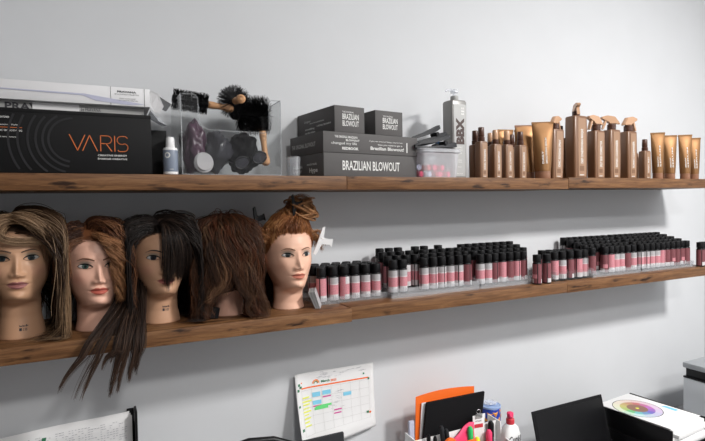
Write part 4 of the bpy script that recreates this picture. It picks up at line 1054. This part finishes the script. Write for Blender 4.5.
# ------------------------------------------------------------------ desk and what stands on it
ZD = .580
t = thing('desk', 'light grey desk top running along the wall under the shelves', 'desk', (.95, 0, 0))
box('desk_top', -2.5, 1.95, -.56, -.002, ZD-.03, ZD, M['desk'], t, .002)
for x in (-1.5, 1.25, 2.85):
    box('desk_panel', x-.95-.012, x-.95+.012, -.52, -.03, ZF+.0005, ZD-.0305, M['prwhite'], t, .001)
# calendar sheet taped to the wall
t = thing('calendar_sheet', 'white printed month planner sheet with coloured highlighter taped to wall', 'calendar', (.585, -.001, .86)); CW, CH = .306, .225
CR = math.radians(0.)
def curl(u, v):
    """u along the wall, v up; the bottom and left edge lift off the wall"""
    lift = .003+.055*max(0, (.30-v)/.30)**2*(1-.75*u/CW)+.030*max(0, (.06-u)/.06)**2*(.3+.7*(1-v/CH))
    return -lift
def cpt(u, v, o=0.): return (u+.0, curl(u, max(v, 0))-o, v-.006*(u/CW)+.032*(u/CW)*max(0, (.05-v)/.085))
def sheet(name, u0, u1, v0, v1, m, par, o=0., n=(1, 1)):
    bm = bmesh.new(); g = [[bm.verts.new(cpt(u0+(u1-u0)*i/n[0], v0+(v1-v0)*j/n[1], o)) for i in range(n[0]+1)] for j in range(n[1]+1)]
    for j in range(n[1]):
        for i in range(n[0]): bm.faces.new((g[j][i], g[j][i+1], g[j+1][i+1], g[j+1][i]))
    ob = bmobj_raw(name, bm, m, par); ob.data.polygons.foreach_set('use_smooth', [True]*len(ob.data.polygons)); return ob
s_ = sheet('paper', 0, CW, -.035, CH, M['paper'], t, 0, (24, 20)); md = s_.modifiers.new('s', 'SOLIDIFY'); md.thickness = .0004; md.offset = 1
sheet('orange_rule', .022, .285, .173, .1775, M['orangefolder'], t, .0012, (20, 1))
bm = bmesh.new()
def cq(u0, u1, v0, v1, o=.0012): bm.faces.new([bm.verts.new(cpt(a, b, o)) for a, b in ((u0, v0), (u1, v0), (u1, v1), (u0, v1))])
for i in range(8): u = .022+i*.0375; [cq(u, u+.0007, .025+k*.0145, .0395+k*.0145) for k in range(10)]
for j in range(6): v = .025+j*.0285; [cq(.022+i*.0375, .0595+i*.0375, v, v+.0007) for i in range(7)]
bmobj_raw('grid_lines', bm, M['rule'], t)
def patches(name, m, L):
    global bm
    bm = bmesh.new()
    for a in L: cq(*a, .0016)
    bmobj_raw(name, bm, m, t)
patches('yellow_marks', M['hl_yel'], [(.024, .050, .142, .147), (.022, .058, .130, .135), (.024, .050, .120, .125), (.024, .048, .108, .113), (.022, .054, .098, .103), (.024, .044, .088, .092), (.024, .050, .076, .081), (.024, .044, .065, .070), (.026, .050, .053, .058)])
for a in [(.062, .092, .141, .156), (.100, .132, .143, .157), (.062, .094, .116, .129), (.180, .212, .126, .138)]: patches('blue_mark', M['hl_blue'], [a])
patches('green_marks', M['hl_grn'], [(.070, .132, .105, .112), (.066, .118, .098, .105)])
patches('magenta_marks', M['magenta'], [(.100, .132, .134, .138), (.062, .094, .109, .113), (.140, .170, .084, .088), (.138, .168, .073, .077)])
patches('leaf_prints', M['greenleaf'], [(.010, .018, .185, .193), (.015, .024, .177, .184), (.006, .014, .168, .176), (.006, .013, .118, .125), (.010, .019, .045, .053), (.262, .268, .189, .195), (.281, .288, .168, .175), (.270, .280, .050, .058)])
patches('orange_prints', M['orangefolder'], [(.022, .026, .192, .196), (.281, .289, .048, .055)])
bm = bmesh.new()
for r, m_ in ((.012, 0), (.009, 1), (.006, 2)):
    for k in range(12):
        a, b = PI*k/12, PI*(k+1)/12
        bm.faces.new([bm.verts.new(cpt(.078+q*math.cos(c), .185+q*math.sin(c), .0014)) for q, c in ((r-.0012, a), (r-.0012, b), (r+.0012, b), (r+.0012, a))])
ob = bmobj_raw('printed_rainbow', bm, [M['orangefolder'], M['chip'], M['greenleaf']], t); ob.data.polygons.foreach_set('material_index', [0]*12+[1]*12+[2]*12)
text('March', M['greenleaf'], t, cpt(.098, .1845, .0016), width=.032, height=.0085, bold=.03, name='lettering')
text('2023', M['orangefolder'], t, cpt(.134, .1830, .0016), width=.022, height=.0080, bold=.02, name='lettering')
bm = bmesh.new()
for i in range(34): u = rng.uniform(.08, .26); v = rng.uniform(.196, .220)+.0; cq(u, u+rng.uniform(.006, .02), v, v+.0007)
for i in range(26): u = rng.uniform(.10, .17); v = rng.uniform(.09, .155); cq(u, u+rng.uniform(.006, .02), v, v+.0006)
bmobj_raw('handwriting', bm, M['handink'], t)

# white desk organiser
t = thing('desk_organiser', 'white desk organiser holding folders, markers and scissors', 'organiser', (1.148, -.175, ZD+.0005)); OW = .185; OH = .262
m_ = M['white']
box('base', -OW, OW, -.075, .075, 0, .004, m_, t, .001)
box('back_panel', -OW, OW, .071, .075, .004, OH, m_, t, .001)
box('divider', -OW+.004, OW-.004, .013, .016, .004, OH-.006, m_, t, .001)
box('front_panel', -OW, OW, -.075, -.071, .004, .205, m_, t, .001)
for x in (-OW, OW-.004):
    bm = bmesh.new(); a = [(x, -.071, .004), (x, .071, .004), (x, .071, OH), (x, -.006, OH-.004), (x, -.010, .212), (x, -.071, .200)]
    va = [bm.verts.new(p) for p in a]; vb = [bm.verts.new((p[0]+.004, *p[1:])) for p in a]; bm.faces.new(va); bm.faces.new(vb[::-1])
    for i in range(6): bm.faces.new((va[i], va[(i+1) % 6], vb[(i+1) % 6], vb[i]))
    bmobj('side_panel', bm, m_, t)
ZO = ZD+.0055
def leaning(name, label, cat, pts, y, th, m):
    bm = bmesh.new(); prism(bm, pts, 0, th); bmesh.ops.bevel(bm, geom=bm.edges[:], offset=min(th*.3, .0015), segments=1, affect='EDGES')
    o = bmobj(name, bm, m, auto=40); o.location = (0, y, ZO); return tag(o, label, cat)
hz = ZO
top = [(1.266-(1.266-1.004)*i/10, .966-hz-.003*(i/10)+.014*math.sin(PI*i/10*.8)) for i in range(11)]
leaning('folder', 'bright orange folder at the back of the organiser', 'folder', [(.992, 0), (1.262, 0)]+[(x, z-.005) for x, z in top], -.113, .003, M['orangefolder'])
leaning('paper_stack', 'white papers between the orange and black folders', 'papers', [(.994, 0), (1.24, 0), (1.26, .345), (1.024, .358)], -.121, .005, M['paper'])
leaning('black_folder', 'black folder leaning in front of the orange folder', 'folder', [(.985, .0), (1.245, 0), (1.297, .357), (1.036, .362)], -.137, .010, M['blackmatte'])
o = box('notebook', 0, .02, 0, .010, 0, .300, M['lilac'], None, .001); o.location = (.972, -.119, ZO); tag(o, 'lilac notebook edge at the left of the orange folder', 'notebook')
def marker(label, x, y, r, h, m, capm, lean=(0, 0), z0=None):
    """h: height of its top above the desk; the pens stand on the organiser floor"""
    t = thing('marker', label, 'marker pen', (x, y, ZO)); t.rotation_euler = (lean[0], lean[1], 0); h = h-.0055
    lathe('barrel', [(r*.8, 0), (r, .003), (r, h*.80), (r*.85, h*.81)], M[m], t, 14)
    lathe('cap', [(r*1.05, h*.78), (r*1.12, h*.79), (r*1.12, h-.010), (r*.6, h)], M[capm], t, 14); return t
marker('yellow highlighter standing in the organiser front', 1.207, -.198, .0095, .232, 'yellow', 'yellow')
marker('green capped marker beside the yellow highlighter', 1.197, -.178, .0095, .266, 'black', 'green', (0, -.02))
marker('pink highlighter standing near the right side panel', 1.263, -.196, .0105, .246, 'pinkcloth', 'pinkcloth')
marker('black marker standing by the right side panel', 1.286, -.180, .0105, .268, 'black', 'black')
marker('grey marker leaning left in the middle of the organiser', 1.103, -.182, .0080, .300, 'darkgrey', 'darkgrey', (0, -.14))
marker('second grey marker leaning left beside the first', 1.122, -.190, .0075, .290, 'steel', 'darkgrey', (0, -.16))
marker('black pen standing in the left of the organiser', 1.005, -.180, .0065, .278, 'black', 'black', (0, .02))
marker('second black pen beside the first in the left of the organiser', 1.030, -.190, .0065, .270, 'black', 'black')
marker('blue marker low beside the orange tape roller', 1.103, -.212, .0085, .240, 'cyan', 'cyan')
marker('silver pen low in the left of the organiser', 1.046, -.205, .0055, .236, 'steel', 'steel')
t = thing('tape_roller', 'round orange tape roller in the organiser middle', 'tape roller', (1.070, -.222, ZD+.212))
lathe('rim', [(.015, -.007), (.0245, -.007), (.0260, -.005), (.0260, .005), (.0245, .007), (.015, .007)], M['orangefolder'], t, 28, Matrix.Translation((0, 0, .030)) @ FRONT)
lathe('hub', [(.001, -.0075), (.0145, -.0075), (.0145, .0075), (.001, .0075)], M['lblgrey'], t, 24, Matrix.Translation((0, 0, .030)) @ FRONT)
tube('spokes', [(-.009, -.009, .022), (-.004, -.009, .036), (0, -.009, .028), (.004, -.009, .036), (.009, -.009, .022)], .0012, M['black'], t, 5)
box('stem', -.007, .007, -.004, .004, -.20, .008, M['orangefolder'], t, .001)
o = box('card_pad', -.026, .026, -.003, .003, 0, .232, M['orangefolder'], None, .001); o.location = (1.163, -.214, ZO); tag(o, 'orange card pad before the pink cloth', 'card')
# pink cloth
bm = bmesh.new(); nx, nz = 14, 10; g = []
for j in range(nz+1):
    row = []
    for i in range(nx+1):
        u, v = i/nx, j/nz; top_ = .225+.058*u-.012*max(0, u-.85)*6
        row.append(bm.verts.new((-.060+.110*u, .006*math.sin(7*u+3*v)+.004*math.sin(15*v), top_*v)))
    g.append(row)
for j in range(nz):
    for i in range(nx): bm.faces.new((g[j][i], g[j][i+1], g[j+1][i+1], g[j+1][i]))
o = bmobj('fabric_pouch', bm, M['pinkcloth'], smooth=True); o.location = (1.160, -.176, ZO+.001); md = o.modifiers.new('s', 'SOLIDIFY'); md.thickness = .004; tag(o, 'hot pink folded fabric pouch sticking up in the organiser', 'pouch')
# badge with bulldog clip
t = thing('name_badge', 'white card badge under a metal bulldog clip', 'badge', (1.236, -.172, ZD+.205)); t.rotation_euler = (0, 0, math.radians(-8))
box('card', -.024, .024, 0, .0015, -.16, .092, M['paper'], t, .0003)
bm = bmesh.new(); add_quadstrip(bm, [[(-.018, -.0006, .046), (.018, -.0006, .046), (.018, -.0006, .060), (-.018, -.0006, .060)]]); bmobj_raw('red_strip', bm, M['red'], t)
text('STYLIST', M['inkdark'], t, (-.013, -.0007, .068), width=.026, height=.005, bold=.02)
box('clip_jaw', -.014, .014, -.004, .004, .082, .098, M['steel'], t, .0015); tube('clip_loop', [(.008*math.cos(a), 0, .105+.008*math.sin(a)) for a in np.linspace(0, 2*PI, 14, endpoint=False)], .0014, M['steel'], t, 6, True)
# blue snack can
t = thing('snack_can', 'blue canister printed with orange crisps behind the organiser corner', 'can', (1.362, -.090, ZD+.0005))
lathe('body', [(.0385, 0), (.0395, .002), (.0395, .276), (.038, .278)], M['blue'], t, 36)
bm = bmesh.new()
for k, (a, z, s, rot) in enumerate(((-2.35, .128, .016, .3), (-1.75, .132, .017, 2.7), (-1.35, .105, .018, 1.2), (-2.05, .100, .019, .8), (-1.1, .138, .013, 2.0), (-2.7, .106, .016, 2.0), (-1.65, .072, .018, .1), (-.8, .118, .016, .4), (-2.4, .070, .018, 1.6), (-1.15, .07, .017, 2.6))):
    P = []
    for q in range(3):
        an = rot+q*2.094; th = a+s*.85*math.cos(an)/.0398; P.append((.0402*math.cos(th), .0402*math.sin(th), .130+z+s*.8*math.sin(an)))
    ctr = tuple(sum(p[i] for p in P)/3 for i in range(3)); rr = math.hypot(ctr[0], ctr[1]); ctr = (ctr[0]*.0415/rr, ctr[1]*.0415/rr, ctr[2])
    vs = [bm.verts.new(p) for p in P]; c_ = bm.verts.new(ctr)
    for q in range(3): bm.faces.new((vs[q], vs[(q+1) % 3], c_))
bmobj_raw('crisp_print', bm, M['chip'], t)
lathe('lid', [(.0395, .2782), (.0408, .279), (.0408, .285), (.0385, .2865), (.036, .2845)], M['lidblue'], t, 36)
crumple('foil_wrap', 'crumpled clear foil on the lid of the blue canister', 'foil', (1.362, -.090, ZD+.2875), (.024, .024, .005), M['frosted'], 2.2, .4)
# white lotion pump
t = thing('lotion_bottle', 'white lotion bottle with red pump and dark script name', 'bottle', (1.366, -.195, ZD+.0005))
bm = bmesh.new(); add_loft(bm, [rrect(.078*a, .048*b, .018*min(a, b), z, 6) for a, b, z in ((.9, .9, 0), (1, 1, .004), (1.10, 1.05, .07), (1.08, 1.02, .16), (.98, .92, .208), (.78, .76, .234), (.48, .62, .245), (.40, .55, .248))]); bmobj('body', bm, M['white'], t, auto=60)
lathe('collar', [(.014, .248), (.0152, .2495), (.0152, .266), (.013, .268)], M['red'], t, 20)
bm = bmesh.new(); add_lathe(bm, [(.006, .268), (.006, .272), (.0115, .273), (.0125, .288), (.006, .292)], 14); add_tube(bm, [(0, 0, .283), (-.010, -.012, .285), (-.016, -.020, .281)], [.0055, .005, .004], 8); bmobj('pump_head', bm, M['pinkcloth'], t, auto=40)
text('Curél', M['inkdark'], t, (-.030, -.0268, .186), width=.056, height=.026, bold=.02)

# black laptop, screen tilted back
t = thing('laptop', 'open black laptop seen from behind its upright lid', 'laptop', (1.665, -.262, ZD+.0005))
t.rotation_euler = (0, 0, math.radians(0))
box('base', -.192, .192, -.24, 0, 0, .016, M['black'], t, .003)
bm = bmesh.new(); add_box(bm, -.194, .192, -.004, .004, 0, .262, .0025, 2, Matrix.Translation((0, .002, .017)) @ Matrix.Rotation(math.radians(-14), 4, 'X')); bmobj('screen', bm, M['blackmatte'], t, auto=40)
bm = bmesh.new(); add_box(bm, -.182, .180, -.0046, -.0041, .012, .250, 0, 1, Matrix.Translation((0, .002, .017)) @ Matrix.Rotation(math.radians(-14), 4, 'X')); bmobj('display', bm, M['black'], t)
bm = bmesh.new()
for r in range(5):
    for c_ in range(13): add_box(bm, -.15+c_*.0235, -.131+c_*.0235, -.120+r*.019, -.105+r*.019, .016, .0175)
bmobj('keyboard', bm, M['darkgrey'], t)
# letter tray with pages and colour wheel
t = thing('letter_tray', 'black stacking letter tray holding sheets beside the laptop', 'tray', (1.990, -.318, ZD+.0005)); t.rotation_euler = (0, 0, math.radians(3)); TW, TD = .122, .160
for z in (0, .070, .140):
    box('shelf', -TW, TW, -TD, TD, z, z+.003, M['black'], t, .0005)
    for sg in (-1, 1): box('side_wall', min(sg*TW, sg*(TW-.004)), max(sg*TW, sg*(TW-.004)), -TD, TD, z+.0031, z+(.080 if z > .1 else .069), M['black'], t, .003)
    box('back_wall', -TW+.004, TW-.004, TD-.004, TD, z+.0031, z+.068, M['black'], t, .001)
def sheets(label, z, h, dx, dy, rz):
    o = box('paper_sheet', -.106, .106, -.145, .145, 0, h, M['paper'], None, .0004); o.location = (1.992+dx, -.322+dy, ZD+z); o.rotation_euler = (0, 0, rz); tag(o, label, 'papers')
for k in range(5): sheets(['lowest', 'second lowest', 'middle', 'second highest', 'topmost'][k]+' bundle of white pages in the top letter tray', .1442+.0150*k, .0140, [.0, .003, -.002, .004, -.001][k], [-.010, -.022, -.006, -.018, -.004][k], .05+[.0, .02, -.01, .03, .0][k])
sheets('white pages in the middle level of the letter tray', .0745, .020, .0, -.03, .06)
sheets('white pages in the bottom level of the letter tray', .0042, .015, .0, -.02, .05)
t = thing('colour_wheel_chart', 'laminated sheet printed with a round colour wheel', 'chart', (1.982, -.316, ZD+.2230)); t.rotation_euler = (0, 0, math.radians(5))
box('page', -.110, .110, -.146, .146, 0, .0016, M['paper'], t, .0004)
import colorsys
wm = []
for k in range(12):
    for q, (s, v) in enumerate(((.35, .60), (.72, .50), (.25, .70))):
        h_ = [.0, .05, .10, .155, .22, .36, .50, .60, .68, .76, .84, .93][k]
        wm.append(mat('wheel_colour', colorsys.hsv_to_rgb(h_, s, v), .4))
wm += [M['inkdark'], mat('wheel_centre', (.25, .12, .08), .4), M['yellow']]
bm = bmesh.new(); mi = []
def wedge(r0, r1, a0, a1, i, z=.0018):
    n = 4
    for k in range(n):
        a, b = a0+(a1-a0)*k/n, a0+(a1-a0)*(k+1)/n
        bm.faces.new([bm.verts.new((-.020+1.12*r*math.cos(c), .030+r*math.sin(c)*1.16, z)) for r, c in ((r0, a), (r1, a), (r1, b), (r0, b))]); mi.append(i)
for k in range(12):
    a0, a1 = 2*PI*k/12+.35, 2*PI*(k+1)/12+.35
    wedge(.056, .078, a0, a1, 3*k+2); wedge(.034, .056, a0, a1, 3*k+1); wedge(.014, .034, a0, a1, 37); wedge(.078, .0805, a0, a1, 36); wedge(.006, .014, a0, a1, 37); wedge(.0005, .006, a0, a1, 38)
ob = bmobj_raw('printed_wheel', bm, wm, t); ob.data.polygons.foreach_set('material_index', mi)
bm = bmesh.new(); add_quadstrip(bm, [[(.076, -.07, .0019), (.098, -.07, .0019), (.098, -.02, .0019), (.080, -.01, .0019)]]); bmobj_raw('blue_print', bm, M['hl_blue'], t)
# printer
t = thing('printer', 'grey and white printer at the right end of the desk', 'printer', (2.612, -.395, ZD+.0005))
PW, PD = .205, .195
box('lower_tray', -PW+.006, PW-.006, -PD+.006, PD-.006, 0, .098, M['black'], t, .004)
box('housing', -PW, PW, -PD, PD, .0985, .254, M['prwhite'], t, .006)
box('scanner_gap', -PW+.008, PW-.008, -PD+.008, PD-.008, .2545, .300, M['black'], t, .003)
box('scanner_gap_rim', -PW, PW, -PD, PD, .2543, .262, M['black'], t, .002)
box('scanner_lid', -PW-.002, PW+.002, -PD-.002, PD+.002, .300, .325, M['prgrey'], t, .005)
box('control_panel', -.09, .09, -PD-.010, -PD, .15, .22, M['black'], t, .003)
# small dark tablet and office chair seen at the bottom edge
t = thing('monitor', 'small dark grey monitor under the calendar sheet', 'monitor', (.600, -.115, ZD+.0005))
bm = bmesh.new(); add_box(bm, -.180, .126, -.006, .006, .100, .314, .003, 2, Matrix.Rotation(math.radians(-4), 4, 'X')); bmobj('screen_housing', bm, M['darkgrey'], t, auto=40)
box('stand_foot', -.10, .06, -.06, .06, 0, .008, M['black'], t, .002); box('stand_neck', -.04, 0, .0, .02, .008, .12, M['black'], t, .002)
t = thing('office_chair', 'black mesh office chair whose rounded back top shows under the heads', 'chair', (.268, -.475, ZF)); t.rotation_euler = (0, 0, PI)
bk = []
for z, w in ((.52, .16), (.60, .19), (.75, .205), (.90, .190), (.96, .165)): pass
TZ = 1.334; Yc = .165
fr = [(-.15, Yc, .60), (-.185, Yc, .80), (-.185, Yc-.002, 1.02), (-.160, Yc-.006, 1.20), (-.105, Yc-.010, TZ-.030), (-.05, Yc-.014, TZ-.006), (0, Yc-.016, TZ), (.05, Yc-.014, TZ-.006), (.105, Yc-.010, TZ-.030), (.160, Yc-.006, 1.20), (.185, Yc-.002, 1.02), (.185, Yc, .80), (.15, Yc, .60)]
CHAIR = (fr, TZ)
tube('back_frame', fr, .008, M['black'], t, 8, True)
bm = bmesh.new(); half = fr[:7]; zs = [p[2] for p in half]; rows = []
for k in range(25):
    z = .605+(TZ-.008-.605)*k/24; hw = max(.03, np.interp(z, zs, [-p[0] for p in half])-.004); yy = np.interp(z, zs, [p[1] for p in half])
    rows.append([bm.verts.new((hw*(i/6-1), yy-.012*math.sin(PI*i/12)*0, z)) for i in range(13)])
for a, b in zip(rows, rows[1:]):
    for i in range(12): bm.faces.new((a[i], a[i+1], b[i+1], b[i]))
o = bmobj('mesh_back', bm, M['mesh'], t); md = o.modifiers.new('s', 'SOLIDIFY'); md.thickness = .003
bm = bmesh.new(); add_loft(bm, [rrect(.44, .42, .08, .44), rrect(.48, .46, .09, .455), rrect(.48, .46, .09, .495), rrect(.43, .41, .08, .515)]); bmobj('seat', bm, M['blackmatte'], t, auto=40)
tube('back_post', [(0, .10, .435), (0, .235, .44), (0, .24, .60), (0, Yc+.018, .80)], .016, M['black'], t)
lathe('gas_lift', [(.028, .10), (.028, .30), (.018, .30), (.018, .44)], M['steel'], t)
for k in range(5):
    a = 2*PI*k/5+.3; tube('leg', [(.02*math.cos(a), .02*math.sin(a), .105), (.30*math.cos(a), .30*math.sin(a), .075)], [.020, .012], M['black'], t)
    lathe('caster', [(.012, -.011), (.026, -.010), (.028, 0), (.026, .010), (.012, .011)], M['black'], t, 18, Matrix.Translation((.30*math.cos(a), .30*math.sin(a), .0285)) @ FRONT)
# wall file with a sheaf of printed pages at the left
t = thing('wall_file', 'black wall file at the lower left with printed pages in it', 'file holder', (-.08, -.002, .80))
box('back_plate', -.20, .172, -.006, 0, 0, .225, M['black'], t, .002)
box('side_plate', .166, .172, -.060, -.006, 0, .272, M['black'], t, .001)
box('front_plate', -.20, .166, -.060, -.056, 0, .12, M['black'], t, .001)
box('corner_tab', .146, .1655, -.012, -.0061, .19, .268, M['black'], t, .001)
box('bottom_plate', -.20, .166, -.056, -.006, 0, .004, M['black'], t, .001)
t2 = thing('document_pages', 'sheaf of printed pages curling out of the black wall file', 'papers', (-.08, -.002, .805))
for k in range(3):
    bm = bmesh.new(); g = []; n = 16
    for j in range(9):
        row = []
        for i in range(n+1):
            u, v = i/n, j/8; x = -.235+.388*u; z = (.258-.004*k-.012*(1-u)+.010*math.sin(PI*u)*0)*v
            row.append(bm.verts.new((x+.003*k, -.014-.007*k-.010*v*v*(1-u)-.004*math.sin(9*u)*v, z)))
        g.append(row)
    for j in range(8):
        for i in range(n): bm.faces.new((g[j][i], g[j][i+1], g[j+1][i+1], g[j+1][i]))
    o = bmobj_raw('page', bm, M['paper'], t2); o.data.polygons.foreach_set('use_smooth', [True]*len(o.data.polygons)); md = o.modifiers.new('s', 'SOLIDIFY'); md.thickness = .0006
bm = bmesh.new()
for r in range(9):
    for c_ in range(46):
        if rng.random() < .35: continue
        u = .03+.94*c_/46; x = -.235+.388*u+.006; z = .240-r*.0065-.012*(1-u); v = z/.258
        y = -.028-.010*v*v*(1-u)-.004*math.sin(9*u)*v-.0022
        w = rng.uniform(.003, .007); bm.faces.new([bm.verts.new(p) for p in ((x, y, z), (x+w, y, z+.0002), (x+w, y, z+.0013), (x, y, z+.0011))])
bmobj_raw('printed_lines', bm, M['handink'], t2)
bm = bmesh.new(); bm.faces.new([bm.verts.new(p) for p in ((-.068, -.0345, .222), (-.058, -.0345, .222), (-.056, -.0345, .232), (-.066, -.0345, .232))]); bmobj_raw('green_mark', bm, M['greenleaf'], t2)
t = thing('desk_phone', 'corner of a black desk phone at the very bottom left', 'phone', (-.300, -.120, ZD+.0005))
bm = bmesh.new(); prism(bm, [(-.09, 0), (.10, 0), (.100, .300), (.086, .326), (-.09, .330)], -.03, .03); bmesh.ops.bevel(bm, geom=bm.edges[:], offset=.003, segments=2, affect='EDGES'); bmobj('housing', bm, M['black'], t, auto=30)
box('handset', -.07, -.02, -.06, -.031, .10, .29, M['black'], t, .01)

# ------------------------------------------------------------------ lights, world, camera
def ceiling_light(x, y, w, d, power, label, col=(1, .98, .96)):
    t = thing('ceiling_light', label, 'light', (x, y, 3.199))
    box('frame', -w/2-.02, w/2+.02, -d/2-.02, d/2+.02, -.03, 0, M['white'], t, .002)
    L = bpy.data.lights.new('lamp', 'AREA'); L.shape = 'RECTANGLE'; L.size = w; L.size_y = d; L.energy = power; L.color = col
    o = bpy.data.objects.new('lamp', L); C.objects.link(o); o.parent = t; o.location = (0, 0, -.035)
    return t
ceiling_light(2.2, -2.15, .36, .36, 118, 'square ceiling light panel nearer the shelves')
ceiling_light(.55, -3.1, .38, .38, 52, 'square ceiling light panel further back in the room')
w = bpy.data.worlds.new('room_light'); bpy.context.scene.world = w; w.use_nodes = True
w.node_tree.nodes['Background'].inputs[0].default_value = (.95, .97, 1, 1); w.node_tree.nodes['Background'].inputs[1].default_value = .0
cam = bpy.data.cameras.new('camera'); co = bpy.data.objects.new('camera', cam); C.objects.link(co)
f_, yaw, pitch, roll = 520.0, 0.45922840644219154, 0.028939472445721374, 0.0175508269137525
cyaw, syaw, cp, sp = math.cos(yaw), math.sin(yaw), math.cos(pitch), math.sin(pitch)
fwd = Vector((syaw*cp, cyaw*cp, -sp)); right = Vector((cyaw, -syaw, 0)); up = right.cross(fwd)
r2 = math.cos(roll)*right-math.sin(roll)*up; u2 = math.sin(roll)*right+math.cos(roll)*up
R3 = Matrix((r2, u2, -fwd)).transposed()
co.matrix_world = Matrix.Translation((0, -1.6593810795909913, 1.6520415585622434)) @ R3.to_4x4()
cam.sensor_fit = 'HORIZONTAL'; cam.sensor_width = 36; cam.lens = f_*36/705; cam.clip_start = .02; cam.clip_end = 30
bpy.context.scene.camera = co
sc_ = bpy.context.scene; sc_.view_settings.view_transform = 'Standard'; sc_.view_settings.look = 'None'; sc_.view_settings.gamma = 1; sc_.view_settings.exposure = .0
sc_.view_settings.use_curve_mapping = False
sc_.cycles.transparent_max_bounces = 24; sc_.cycles.max_bounces = 10
